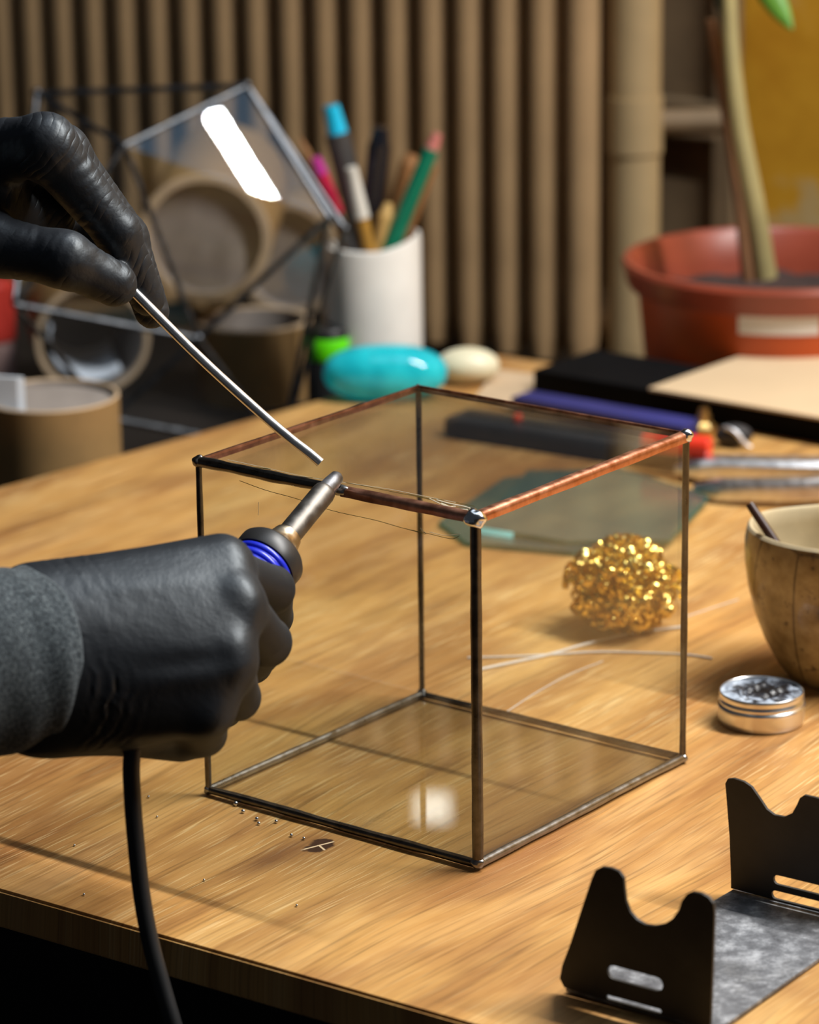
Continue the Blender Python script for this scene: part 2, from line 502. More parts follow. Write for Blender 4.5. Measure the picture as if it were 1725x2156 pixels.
class G:
    """collects geometry in world space"""
    def __init__(s):
        s.v = []; s.f = []

    def add(s, v, f):
        b = len(s.v)
        s.v.extend([tuple(float(c) for c in p) for p in v])
        s.f.extend([tuple(i + b for i in q) for q in f])
        return s

    def tube(s, path, radii, seg=12, caps=True, squash=None):
        P_ = [np.array(p, float) for p in path]
        n = len(P_)
        if not hasattr(radii, '__len__'):
            radii = [radii] * n
        T = []
        for i in range(n):
            a = P_[max(i - 1, 0)]; c = P_[min(i + 1, n - 1)]
            d = c - a; T.append(d / (np.linalg.norm(d) + 1e-12))
        up = np.array([0, 0, 1.0])
        if abs(T[0] @ up) > 0.9:
            up = np.array([1.0, 0, 0])
        u = np.cross(up, T[0]); u /= np.linalg.norm(u)
        v = []; f = []
        for i in range(n):
            u = u - T[i] * (u @ T[i]); u /= np.linalg.norm(u)
            w = np.cross(T[i], u)
            for k in range(seg):
                a = 2 * PI * k / seg
                ru, rw = radii[i], radii[i]
                if squash:
                    ru *= squash[0]; rw *= squash[1]
                v.append(P_[i] + u * (math.cos(a) * ru) + w * (math.sin(a) * rw))
        for i in range(n - 1):
            for k in range(seg):
                k2 = (k + 1) % seg
                f.append((i * seg + k, i * seg + k2, (i + 1) * seg + k2, (i + 1) * seg + k))
        if caps:
            f.append(tuple(range(seg))[::-1])
            f.append(tuple((n - 1) * seg + k for k in range(seg)))
        return s.add(v, f)

    def box(s, o, ax, ay, az, bev=0.0):
        """box with corner o and edge vectors"""
        o, ax, ay, az = (np.array(q, float) for q in (o, ax, ay, az))
        if bev <= 0:
            v = [o + ax * i + ay * j + az * k for k in (0, 1) for j in (0, 1) for i in (0, 1)]
            return s.add(v, [(0, 2, 3, 1), (4, 5, 7, 6), (0, 1, 5, 4), (2, 6, 7, 3), (0, 4, 6, 2), (1, 3, 7, 5)])
        bm = bmesh.new()
        bmesh.ops.create_cube(bm, size=1.0)
        L = [np.linalg.norm(q) for q in (ax, ay, az)]
        for q in bm.verts:
            q.co = Vector(((q.co.x + .5) * L[0], (q.co.y + .5) * L[1], (q.co.z + .5) * L[2]))
        bmesh.ops.bevel(bm, geom=bm.edges[:], offset=bev, segments=2, affect='EDGES', profile=0.6)
        bm.verts.index_update()
        A = np.stack([ax / L[0], ay / L[1], az / L[2]], 1)
        v = [o + A @ np.array(q.co) for q in bm.verts]
        f = [tuple(q.index for q in fc.verts) for fc in bm.faces]
        bm.free()
        return s.add(v, f)

    def lathe(s, c, prof, seg=48, axis=(0, 0, 1), ref=None, close=False):
        """prof: list of (radius, height)"""
        c = np.array(c, float); az = np.array(axis, float); az /= np.linalg.norm(az)
        rf = np.array(ref if ref is not None else ((1, 0, 0) if abs(az[0]) < .9 else (0, 1, 0)), float)
        u = rf - az * (rf @ az); u /= np.linalg.norm(u); w = np.cross(az, u)
        v = []; f = []; rings = []
        for (r, h) in prof:
            if r <= 1e-9:
                rings.append([len(v)]); v.append(c + az * h)
            else:
                ring = []
                for k in range(seg):
                    a = 2 * PI * k / seg
                    ring.append(len(v)); v.append(c + az * h + (u * math.cos(a) + w * math.sin(a)) * r)
                rings.append(ring)
        pairs = list(zip(rings[:-1], rings[1:]))
        if close:
            pairs.append((rings[-1], rings[0]))
        for A_, B_ in pairs:
            if len(A_) == 1 and len(B_) == 1:
                continue
            for k in range(seg):
                k2 = (k + 1) % seg
                if len(A_) == 1:
                    f.append((A_[0], B_[k2], B_[k]))
                elif len(B_) == 1:
                    f.append((A_[k], A_[k2], B_[0]))
                else:
                    f.append((A_[k], A_[k2], B_[k2], B_[k]))
        return s.add(v, f)

    def prism(s, loop, d):
        """extrude a planar loop by vector d"""
        n = len(loop); d = np.array(d, float)
        v = [np.array(p, float) for p in loop] + [np.array(p, float) + d for p in loop]
        f = [tuple(range(n))[::-1], tuple(range(n, 2 * n))]
        for k in range(n):
            k2 = (k + 1) % n
            f.append((k, k2, n + k2, n + k))
        return s.add(v, f)

    def ball(s, c, r, seg=16, rings=10, scale=(1, 1, 1)):
        prof = []
        v = []; f = []
        c = np.array(c, float)
        for i in range(rings + 1):
            th = PI * i / rings
            for k in range(seg):
                a = 2 * PI * k / seg
                v.append(c + np.array([math.sin(th) * math.cos(a) * scale[0], math.sin(th) * math.sin(a) * scale[1], math.cos(th) * scale[2]]) * r)
        for i in range(rings):
            for k in range(seg):
                k2 = (k + 1) % seg
                f.append((i * seg + k, i * seg + k2, (i + 1) * seg + k2, (i + 1) * seg + k))
        s.add(v, f)
        return s

    def build(s, name, m, parent=None, origin=None, **kw):
        return obj(name, s.v, s.f, m, parent, origin, **kw)


def merge(o, d=1e-5):
    bm = bmesh.new(); bm.from_mesh(o.data)
    bmesh.ops.remove_doubles(bm, verts=bm.verts, dist=d)
    bmesh.ops.recalc_face_normals(bm, faces=bm.faces)
    bm.to_mesh(o.data); bm.free()
    return o


def spline(pts, n=8):
    """Catmull-Rom through points"""
    P_ = [np.array(p, float) for p in pts]
    P_ = [2 * P_[0] - P_[1]] + P_ + [2 * P_[-1] - P_[-2]]
    out = []
    for i in range(1, len(P_) - 2):
        for k in range(n):
            t = k / n
            p0, p1, p2, p3 = P_[i - 1:i + 3]
            out.append(0.5 * ((2 * p1) + (-p0 + p2) * t + (2 * p0 - 5 * p1 + 4 * p2 - p3) * t * t + (-p0 + 3 * p1 - 3 * p2 + p3) * t ** 3))
    out.append(P_[-2])
    return out


# ------------------------------------------------------------------ the room
NEAR, BACK = -0.1236, 0.745
tab = thing('worktable', 'wide honey coloured wooden worktable that carries the glass box', 'table', (0, 0, 0))
tab.rotation_euler = (0, 0, TA)
THK = 0.017


def tbl(t, n, z): return (t, n, z)


loop = [(-0.6117, NEAR), (0.85, NEAR), (0.85, BACK), (-0.4917, BACK)]
bm = bmesh.new()
vs = [bm.verts.new((t, n, 0)) for t, n in loop]
fc = bm.faces.new(vs)
r = bmesh.ops.extrude_face_region(bm, geom=[fc])
for q in r['geom']:
    if isinstance(q, bmesh.types.BMVert):
        q.co.z = -THK
bmesh.ops.recalc_face_normals(bm, faces=bm.faces)
bmesh.ops.bevel(bm, geom=bm.edges[:], offset=0.0012, segments=2, affect='EDGES')
me = bpy.data.meshes.new('table_top'); bm.to_mesh(me); bm.free()
me.materials.append(M['wood'])
o = bpy.data.objects.new('table_top', me); COL.objects.link(o); o.parent = tab
for (t, n) in [(-0.54, -0.06), (0.78, -0.06), (0.78, 0.68), (-0.46, 0.68)]:
    g = G().box((t - .025, n - .025, -0.75), (.05, 0, 0), (0, .05, 0), (0, 0, .75 - THK), .004)
    me = bpy.data.meshes.new('leg'); me.from_pydata(g.v, [], g.f); me.materials.append(M['dark_shelf'])
    lg = bpy.data.objects.new('leg', me); COL.objects.link(lg); lg.parent = tab

# floor
g = G().box((-4, -4, -0.80), (8, 0, 0), (0, 8, 0), (0, 0, .05))
tag(g.build('floor', 'floor', smooth=False), kind='structure')
# walls: back wall runs parallel to the table
WALLN = 1.12
g = G().box(tn(-3, WALLN, -0.75), TT * 5, TN * .1, (0, 0, 1.18))
g.box(tn(-3, WALLN, 1.35), TT * 5, TN * .1, (0, 0, 1.1))
g.box(tn(-3, WALLN, 0.43), TT * 1.7, TN * .1, (0, 0, .92))
g.box(tn(-0.08, WALLN, 0.43), TT * 2.08, TN * .1, (0, 0, .92))
tag(g.build('wall_back', 'dark_wall', origin=tn(0, WALLN), smooth=False), kind='structure')
g = G()
for (ta, tb_, za, zb_) in ((-1.3, -.08, .43, .47), (-1.3, -.08, 1.31, 1.35), (-1.3, -1.26, .43, 1.35), (-.12, -.08, .43, 1.35), (-.98, -.95, .43, 1.35)):
    g.box(tn(ta, WALLN + .03, za), TT * (tb_ - ta), TN * .04, (0, 0, zb_ - za))
wf = g.build('window_1', 'pipe', origin=tn(-.7, WALLN), smooth=False); tag(wf, kind='structure')
G().box(tn(-1.28, WALLN + .048, .45), TT * 1.18, TN * .004, (0, 0, .88)).build('window_pane', 'glass', wf, smooth=False)


def wallpt(x, y, n):
    return atplane(x, y, tn(0, n), TN)


def wall_t(x, y, n):
    return float(wallpt(x, y, n) @ TT)


# ochre plaster field, standing a little proud of the dark wall
t0 = wall_t(1555, 300, WALLN)
g = G().box(tn(t0, WALLN - .012, -0.75), TT * 1.6, TN * .012, (0, 0, 3.2))
tag(g.build('wall_panel', 'plaster', origin=tn(t0, WALLN), smooth=False), kind='structure')
# brown boarding between the radiator and the plaster
t1 = wall_t(1392, 300, WALLN - .01)
g = G().box(tn(t1, WALLN - .02, -0.75), TT * (t0 - t1), TN * .02, (0, 0, 3.2))
zb = float(wallpt(1450, 250, WALLN - .02)[2])
g.box(tn(t1, WALLN - .035, zb - .012), TT * (t0 - t1), TN * .016, (0, 0, .028), .002)
for px_ in (1500,):
    tq = wall_t(px_, 400, WALLN - .03)
    g.box(tn(tq, WALLN - .032, -0.75), TT * .018, TN * .013, (0, 0, 3.2), .002)
tag(g.build('trim_1', 'board_brown', origin=tn(t1, WALLN), smooth=False), kind='structure')

# dark shelf behind and beside the table
SH = -0.06
g = G()
A_ = tn(-1.5, -0.3, SH - .03)
lp = [tn(-1.6, 0.10, SH - .025), tn(-0.61, 0.10, SH - .025), tn(-0.505, 0.755, SH - .025), tn(1.0, 0.755, SH - .025), tn(1.0, 1.05, SH - .025), tn(-0.42, 1.05, SH - .025), tn(-0.42, 0.93, SH - .025), tn(-1.6, 0.93, SH - .025)]
g.prism(lp, (0, 0, .025))
shelf = thing('side_bench', 'dark low bench beside and behind the worktable', 'bench', tn(-0.9, 0.5, -0.75))
g.build('bench_top', 'dark_shelf', shelf, smooth=False)
G().box(tn(-1.58, 0.905, -0.75), TT * 2.5, TN * .012, (0, 0, .75 + SH - .025)).build('dark_screen', 'dark_shelf', shelf, smooth=False)  # dark screen added to keep the space under the table black
for (t, n) in [(-1.5, 0.2), (-0.72, 0.2), (-1.5, 0.87), (0.9, 0.92), (-0.6, 0.87), (0.9, 0.82)]:
    G().box(tn(t, n, -0.75), TT * .04, TN * .04, (0, 0, .75 + SH - .025), .004).build('leg', 'dark_shelf', shelf, smooth=False)

# ------------------------------------------------------------------ radiator
RADN = 0.965
xs = [25, 78, 143, 208, 277, 345, 410, 480, 548, 620, 692, 765, 838, 912, 990, 1068, 1148, 1228]
ts = [wall_t(x, 100, RADN) for x in xs]
sp = (ts[-1] - ts[1]) / (len(ts) - 2)
rad = thing('radiator', 'tall beige column radiator along the back wall', 'radiator', tn(ts[9], RADN + .04, 0.0))
zt, zb_ = 0.40, min(float(wallpt(900, 742, RADN)[2]), float(wallpt(1250, 800, RADN)[2]))
zb_ += .012
col_me = None
rt = np.array(rad.location)
for k in range(-3, len(ts)):
    tc = ts[-1] - sp * (len(ts) - 1 - k)
    c = tn(tc, RADN + .04)
    if col_me is None:
        g = G()
        for dn, rr in ((0.0, 0.0105), (0.035, 0.0095), (0.07, 0.0095)):
            path = [tn(tc, RADN + dn, z) for z in (zb_, zb_ + .02, zt - .02, zt)]
            g.tube(path, [rr * .8, rr, rr, rr * .8], 14, squash=(1.0, 1.15))
        oo = g.build('column', 'radiator', rad)
        col_me = oo.data; tc0 = tc
    else:
        oo = bpy.data.objects.new('column', col_me); COL.objects.link(oo); oo.parent = rad
        d = TT * (tc - tc0); oo.location = tuple(d)
for z in (zb_ + .03, zt - .03):
    G().tube([tn(ts[0] - 4.2 * sp, RADN + .035, z), tn(ts[-1] + .6 * sp, RADN + .035, z)], .024, 16).build('header', 'radiator', rad)
# riser pipe at the radiator's end
pt = wall_t(1338, 200, RADN + .02)
pipe = thing('heating_pipe', 'thick beige heating pipe standing at the right end of the radiator', 'pipe', tn(pt, RADN + .02, -0.75))
wpx = 54 * mpp(wallpt(1338, 200, RADN + .02))
G().tube([tn(pt, RADN + .02, -0.75), tn(pt, RADN + .02, 2.2)], wpx, 28).build('riser', 'pipe', pipe)
zc = float(wallpt(1400, 262, RADN + .03)[2])
G().tube([tn(pt, RADN + .03, zc), tn(pt + .055, RADN + .07, zc)], .009, 16).build('branch', 'board_brown', pipe)
G().tube([tn(pt, RADN + .02, zc - .02), tn(pt, RADN + .02, zc + .02)], wpx * 1.08, 28).build('collar', 'pipe', pipe)

# ------------------------------------------------------------------ glass box
ba = math.radians(-37.74775418)
BX = np.array([math.cos(ba), math.sin(ba), 0]); BY = np.array([-math.sin(ba), math.cos(ba), 0])
BA, BB, BH = 0.145, 0.1525, 0.15
SR = 0.0019
Z0 = SR + .0006


def bx(a, b, z): return -BX * a + BY * b + np.array([0, 0, z])


corner = {'F': (0, 0), 'L': (BA, 0), 'B': (BA, BB), 'R': (0, BB)}
gb = thing('glass_box', 'clear glass cube with soldered metal edges standing on the table', 'glass box', bx(BA / 2, BB / 2, 0))
TH = 0.0022


def pane(name, o, e1, e2, nrm, m):
    G().box(np.array(o) - np.array(nrm) * TH / 2, e1, e2, np.array(nrm) * TH).build(name, m, gb, smooth=False)


ZH = BH - Z0
pane('pane', bx(BA, 0, Z0), BX * BA, (0, 0, ZH), BY, 'glass')
pane('pane', bx(0, 0, Z0), BY * BB, (0, 0, ZH), BX, 'glass')
pane('pane', bx(BA, 0, Z0), BY * BB, (0, 0, ZH), BX, 'glass')
pane('pane', bx(BA, BB, Z0), BX * BA, (0, 0, ZH), BY, 'glass')
pane('base_pane', bx(BA, 0, Z0), BX * BA, BY * BB, (0, 0, 1), 'glass_base')
pane('lid_pane', bx(BA, 0, BH), BX * BA, BY * BB, (0, 0, 1), 'glass')


def seam(p, q, r, m, wob=0.10, name='seam', seg=10, sq=None):
    p = np.array(p, float); q = np.array(q, float)
    n = 26
    path = []; rad_ = []
    ph = rng.uniform(0, 6, 4)
    for i in range(n + 1):
        t = i / n
        path.append(p + (q - p) * t + np.array([0, 0, 1]) * 0.00012 * math.sin(9 * t + ph[0]) * (1 if abs((q - p)[2]) < .01 else 0))
        rad_.append(r * (1 + wob * (math.sin(13 * t + ph[1]) * .5 + math.sin(31 * t + ph[2]) * .5)))
    return G().tube(path, rad_, seg, squash=sq).build(name, m, gb)


def foil(p, q, n1, n2, w, m):
    """flat foil folded over an edge: an L of two thin strips, rounded on the outside"""
    p = np.array(p, float); q = np.array(q, float)
    n1 = np.array(n1, float); n2 = np.array(n2, float)    # inward directions of the two panes
    o1, o2 = -n2, -n1
    prof = [n1 * w + o1 * .0011, n1 * w + o1 * .0016, o1 * .0017 + n1 * .0006, o1 * .0014 + o2 * .0008,
            o2 * .0014 + o1 * .0008, o2 * .0017 + n2 * .0006, n2 * w + o2 * .0016, n2 * w + o2 * .0011,
            n2 * w - o2 * .0011 * 0 + n1 * .0012, n1 * .0012 + n2 * .0012, n1 * w + n2 * .0012]
    k = len(prof)
    v = []; f = []
    NS = 20
    for i in range(NS + 1):
        t = i / NS
        for a in prof:
            v.append(p + (q - p) * t + a * (1 + 0.035 * math.sin(7 * t * 3 + w * 1e4)))
    for i in range(NS):
        for a in range(k):
            a2 = (a + 1) % k
            f.append((i * k + a, i * k + a2, (i + 1) * k + a2, (i + 1) * k + a))
    f.append(tuple(range(k))[::-1]); f.append(tuple(NS * k + a for a in range(k)))
    return obj('foil', v, f, m, gb, sharp=50)


top = {k: bx(a, b, BH) for k, (a, b) in corner.items()}
bot = {k: bx(a, b, Z0) for k, (a, b) in corner.items()}
UP = np.array([0, 0, 1.0])
# uprights
seam(bot['F'], top['F'], .0024, 'solder_dark', .06)
seam(bot['L'], top['L'], .00145, 'solder_dark', .08)
seam(bot['R'], top['R'], .0015, 'solder_dark', .08)
seam(bot['B'], top['B'], .0014, 'solder_dark', .08)
# bottom frame
seam(bot['L'], bot['F'], .0019, 'solder_dark', .10)
seam(bot['F'], bot['R'], .0020, 'solder', .08)
seam(bot['L'], bot['B'], .0017, 'solder', .08)
seam(bot['B'], bot['R'], .0016, 'solder_dark', .08)
# top frame: the near left edge is half soldered, half bare copper foil
fr = 0.535
mid = top['L'] + (top['F'] - top['L']) * fr
seam(top['L'], mid, .0023, 'solder_dark', .10)
foil(mid, top['F'], BY, -UP, .0022, 'copper')
foil(top['F'], top['R'], -BX, -UP, .0024, 'copper')
foil(top['L'], top['B'], BX, -UP, .0011, 'copper_dark')
foil(top['B'], top['R'], -BY, -UP, .0010, 'copper_dark')


def blob(c, r, m, scale=(1, 1, 1), name='corner_blob'):
    g = G().ball(c, r, 20, 14, scale)
    ph = rng.uniform(0, 6, 6)
    c = np.array(c)
    V = []
    for p in g.v:
        d = (np.array(p) - c) / r
        s_ = 1 + 0.10 * math.sin(4 * d[0] + ph[0]) * math.sin(4 * d[1] + ph[1]) + .08 * math.sin(5 * d[2] + ph[2] + 3 * d[0])
        V.append(c + d * r * s_)
    g.v = V
    o = g.build(name, m, gb, sharp=None); merge(o); o.data.shade_smooth()
    return o


blob(top['F'] + np.array([0, 0, -.0004]), .0039, 'solder_bright', (1.15, 1, 1.0))
blob(top['R'] + np.array([0, 0, 0]), .0030, 'solder_bright', (1.1, 1, .95))
blob(top['L'], .0027, 'solder_dark')
blob(top['B'], .0018, 'solder_dark')
blob(bot['F'] + np.array([0, 0, .0008]), .0029, 'solder', (1, 1, .9))
blob(bot['R'], .0023, 'solder')
blob(bot['L'], .0021, 'solder')
blob(bot['B'] + np.array([0, 0, .0005]), .0023, 'solder')
blob(mid, .0027, 'solder', (1.3, 1, .8), 'solder_bead_on_seam')


# flux streaks on the panes
def on_front(x, y): return atplane(x, y, -BY * .0013, BY) - BY * .0001


def on_lid(x, y): return atz(x, y, BH + .0013)


M['streak_dark'] = mat('dried_flux', srgb(92, 84, 44), 0.3, var=0.2)
M['streak_light'] = mat('flux_smear', srgb(222, 214, 190), 0.15, var=0.1)
for pts_, fn, r_, m_ in [
    ([(505, 1012), (560, 1032), (625, 1050), (700, 1075), (790, 1095), (850, 1112), (905, 1124), (950, 1134), (968, 1128)], on_front, .00013, 'streak_dark'),
    ([(850, 1112), (880, 1120), (897, 1124), (885, 1112)], on_front, .00011, 'streak_dark'),
    ([(905, 1120), (935, 1127), (970, 1124)], on_front, .00011, 'streak_light'),
    ([(545, 1057), (544, 1085)], on_front, .00011, 'streak_light'),
    ([(480, 968), (560, 985), (640, 1003), (740, 1018), (820, 1030), (880, 1042), (960, 1058)], on_lid, .00010, 'streak_light'),
    ([(620, 1002), (690, 1010), (760, 1022), (830, 1036), (890, 1048), (960, 1066)], on_lid, .00012, 'streak_dark'),
    ([(440, 972), (470, 972), (520, 982), (570, 988)], on_lid, .00022, 'streak_dark'),
    ([(860, 1040), (900, 1049), (930, 1052), (1000, 1066)], on_lid, .00012, 'streak_dark'),
    ([(920, 1053), (945, 1060), (975, 1066), (990, 1070)], on_lid, .00030, 'streak_light'),
    ([(930, 1060), (955, 1070), (985, 1074)], on_lid, .00030, 'streak_light'),
    ([(905, 1050), (940, 1066), (960, 1066)], on_lid, .00022, 'streak_light'),
]:
    G().tube(spline([fn(*p) for p in pts_], 5), r_, 5).build('flux_streak', m_, gb)

# ------------------------------------------------------------------ hands: a signed distance field meshed with surface nets


def surface_nets(fn, lo, hi, h):
    lo = np.array(lo); hi = np.array(hi)
    n = np.ceil((hi - lo) / h).astype(int) + 1
    ax = [lo[i] + h * np.arange(n[i]) for i in range(3)]
    V = np.empty(n, np.float32)
    yy, zz = np.meshgrid(ax[1], ax[2], indexing='ij')
    for i0 in range(0, n[0], 16):
        xs_ = ax[0][i0:i0 + 16]
        pts = np.empty((len(xs_), n[1], n[2], 3), np.float32)
        pts[..., 0] = xs_[:, None, None]; pts[..., 1] = yy[None]; pts[..., 2] = zz[None]
        V[i0:i0 + 16] = fn(pts.reshape(-1, 3)).reshape(len(xs_), n[1], n[2])
    ins = V < 0
    c = [(0, 0, 0), (1, 0, 0), (0, 1, 0), (1, 1, 0), (0, 0, 1), (1, 0, 1), (0, 1, 1), (1, 1, 1)]
    sl = lambda q, A: A[q[0]:A.shape[0] - 1 + q[0], q[1]:A.shape[1] - 1 + q[1], q[2]:A.shape[2] - 1 + q[2]]
    cnt = sum(sl(q, ins).astype(np.int8) for q in c)
    act = (cnt > 0) & (cnt < 8)
    idx = -np.ones(act.shape, np.int64)
    ii = np.argwhere(act)
    idx[act] = np.arange(len(ii))
    acc = np.zeros((len(ii), 3)); num = np.zeros(len(ii))
    corner_v = [V[ii[:, 0] + q[0], ii[:, 1] + q[1], ii[:, 2] + q[2]].astype(float) for q in c]
    for a in range(8):
        for b in range(a + 1, 8):
            qa, qb = np.array(c[a]), np.array(c[b])
            if np.abs(qa - qb).sum() != 1:
                continue
            va, vb = corner_v[a], corner_v[b]
            m_ = (va < 0) != (vb < 0)
            t = np.where(m_, va / np.where(va == vb, 1, va - vb), 0)
            p = qa[None] + t[:, None] * (qb - qa)[None]
            acc += np.where(m_[:, None], p, 0); num += m_
    verts = lo + (ii + acc / num[:, None]) * h
    faces = []
    for axis in range(3):
        o1, o2 = [(1, 2), (2, 0), (0, 1)][axis]
        A = np.take(ins, range(0, n[axis] - 1), axis); B = np.take(ins, range(1, n[axis]), axis)
        e = np.argwhere(A != B)
        ok = (e[:, o1] > 0) & (e[:, o2] > 0) & (e[:, o1] < n[o1] - 1) & (e[:, o2] < n[o2] - 1)
        e = e[ok]
        d1 = np.zeros(3, int); d1[o1] = 1
        d2 = np.zeros(3, int); d2[o2] = 1
        q = [e - d1 - d2, e - d2, e, e - d1]
        qi = np.stack([idx[k[:, 0], k[:, 1], k[:, 2]] for k in q], 1)
        flip = ins[e[:, 0], e[:, 1], e[:, 2]]
        qi[~flip] = qi[~flip][:, ::-1]
        faces.append(qi)
    return verts, np.concatenate(faces)


def seg_sdf(p, a, b, ra, rb, wr=None):
    """tapered capsule; wr = (amplitude, wavelength, phase) adds glove wrinkles across it"""
    a = np.array(a, np.float32); b = np.array(b, np.float32)
    ab = b - a; L2 = float(ab @ ab)
    pa = p - a
    t = np.clip(pa @ ab / L2, 0, 1)
    q = pa - t[:, None] * ab
    d = np.sqrt((q * q).sum(1)) - (ra + (rb - ra) * t)
    if wr is not None:
        L = math.sqrt(L2)
        s_ = (pa @ ab) / L
        u = np.cross(ab / L, np.array([0.3, 0.2, 0.93], np.float32)); u /= np.linalg.norm(u)
        w = np.cross(ab / L, u)
        an = np.arctan2(q @ u, q @ w)
        ph = s_ * (2 * PI / wr[1]) + wr[2] + 1.5 * np.sin(2 * an + wr[2] * 1.7) + 1.1 * np.sin(an * 3 + s_ * 190) + 1.6 * np.sin(s_ * 330 + wr[2] * 5)
        env = np.clip(0.25 + 0.75 * np.sin(an * 2.0 + s_ * 110 + wr[2] * 2.3 + np.sin(s_ * 260)), 0, 1)
        k = np.abs(np.sin(ph * .5)) ** .6
        d = d + wr[0] * 2.2 * env * (.7 - k)
    return d


def smin(a, b, k):
    h_ = np.clip(0.5 + 0.5 * (b - a) / k, 0, 1)
    return b + (a - b) * h_ - k * h_ * (1 - h_)


def HP(x, y, Y): return aty(x, y, Y)


def build_hand(segs, name, parent, lo_pad=0.012, h=0.0011, extra=None, smooth_it=2, m='glove'):
    S = []
    for (a, b, ra, rb, k, wr) in segs:
        A = HP(*a); B = HP(*b)
        S.append((A, B, ra * mpp(A), rb * mpp(B), k, wr))
    pts = np.array([q[0] for q in S] + [q[1] for q in S])
    rr = max(max(q[2], q[3]) for q in S)
    lo = pts.min(0) - rr - lo_pad; hi = pts.max(0) + rr + lo_pad

    def fn(p):
        d = None
        for (A, B, ra, rb, k, wr) in S:
            e = seg_sdf(p, A, B, ra, rb, wr)
            d = e if d is None else smin(d, e, k)
        if extra is not None:
            d = extra(p, d)
        return d
    v, f = surface_nets(fn, lo, hi, h)
    me = bpy.data.meshes.new(name)
    org = np.array(parent.location)
    me.from_pydata((v - org).tolist(), [], f.tolist())
    me.update()
    me.materials.append(M[m])
    bm = bmesh.new(); bm.from_mesh(me)
    for _ in range(smooth_it):
        bmesh.ops.smooth_vert(bm, verts=bm.verts, factor=0.5, use_axis_x=True, use_axis_y=True, use_axis_z=True)
    bmesh.ops.recalc_face_normals(bm, faces=bm.faces)
    bm.to_mesh(me); bm.free()
    me.shade_smooth()
    o = bpy.data.objects.new(name, me); COL.objects.link(o); o.parent = parent
    return o


person = thing('person', 'person in black gloves and grey sleeve soldering the glass box edge', 'person', HP(-700, 1500, -0.22))

# --- the hand holding the iron
KP = 0.012
KD = 0.024
low = [
    # metacarpals: back of the hand
    ((80, 1278, -.090), (462, 1186, -.058), 86, 62, KD, None),
    ((80, 1350, -.102), (488, 1275, -.077), 84, 58, KD, None),
    ((80, 1420, -.106), (470, 1388, -.091), 84, 56, KD, None),
    ((80, 1485, -.102), (425, 1495, -.096), 80, 56, KD, None),
    ((120, 1500, -.080), (380, 1545, -.068), 80, 60, KD, None),
    ((60, 1390, -.085), (320, 1370, -.072), 130, 105, KD, None),
    # thumb along the far side of the handle
    ((120, 1300, -.075), (360, 1245, -.030), 78, 56, KP, None),
    ((360, 1245, -.030), (455, 1250, .002), 56, 48, .008, None),
    ((455, 1250, .002), (520, 1275, .022), 46, 38, .004, None),
    # index
    ((470, 1200, -.060), (571, 1240, -.022), 55, 48, .006, None),
    ((571, 1240, -.022), (573, 1296, .008), 48, 43, .003, None),
    ((572, 1300, .008), (470, 1300, -.002), 42, 36, .003, None),
    # middle
    ((500, 1272, -.078), (563, 1352, -.046), 54, 50, .005, None),
    ((563, 1352, -.046), (530, 1396, -.008), 49, 42, .003, None),
    ((530, 1396, -.008), (435, 1365, -.020), 41, 36, .003, None),
    # ring
    ((482, 1388, -.092), (500, 1468, -.064), 54, 48, .005, None),
    ((500, 1468, -.064), (470, 1490, -.026), 46, 40, .003, None),
    ((470, 1490, -.026), (365, 1435, -.040), 40, 34, .003, None),
    # little finger
    ((432, 1500, -.098), (430, 1545, -.072), 52, 46, .005, None),
    ((430, 1545, -.072), (405, 1552, -.040), 44, 38, .003, None),
    ((405, 1552, -.040), (320, 1495, -.055), 37, 32, .003, None),
]
wA = HP(90, 1395, -.10); wB = HP(480, 1330, -.075)
wd = (wB - wA) / np.linalg.norm(wB - wA)


def wrist_folds(p, d):
    s_ = (p - wA.astype(np.float32)) @ wd.astype(np.float32)
    z = p[:, 2]; y = p[:, 1]
    zz = (z - np.float32(wA[2])) / .036
    s_ = s_ + .011 * zz * zz                     # folds follow the curve of the cuff
    u = s_ + .0012 * np.sin(z * 130 + 1.0) + .0007 * np.sin(z * 410 + y * 230) + .0005 * np.sin(z * 760 + 2)
    m_ = np.clip((s_ - .008) / .006, 0, 1) * np.clip((.040 - s_) / .022, 0, 1)
    m_ = m_ * (.45 + .55 * np.sin(z * 95 + 2.0 + s_ * 70))
    k = np.abs(np.sin(u * PI / .0048)) ** .5 * .7 + .3 * np.sin(u * 2 * PI / .0029 + 2)
    d = d + .0015 * m_ * (.6 - k)
    # soft tension folds over the back of the hand
    m2 = np.clip((s_ - .02) / .02, 0, 1) * np.clip((.085 - s_) / .03, 0, 1)
    d = d - .00035 * m2 * np.sin((z + s_ * .22) * 2 * PI / .016 + 1.5 * np.sin(s_ * 60) + np.sin(z * 200))
    return d


hl = build_hand(low, 'gloved_hand', person, extra=wrist_folds)
hl['label'] = 'black gloved fist gripping the soldering iron'

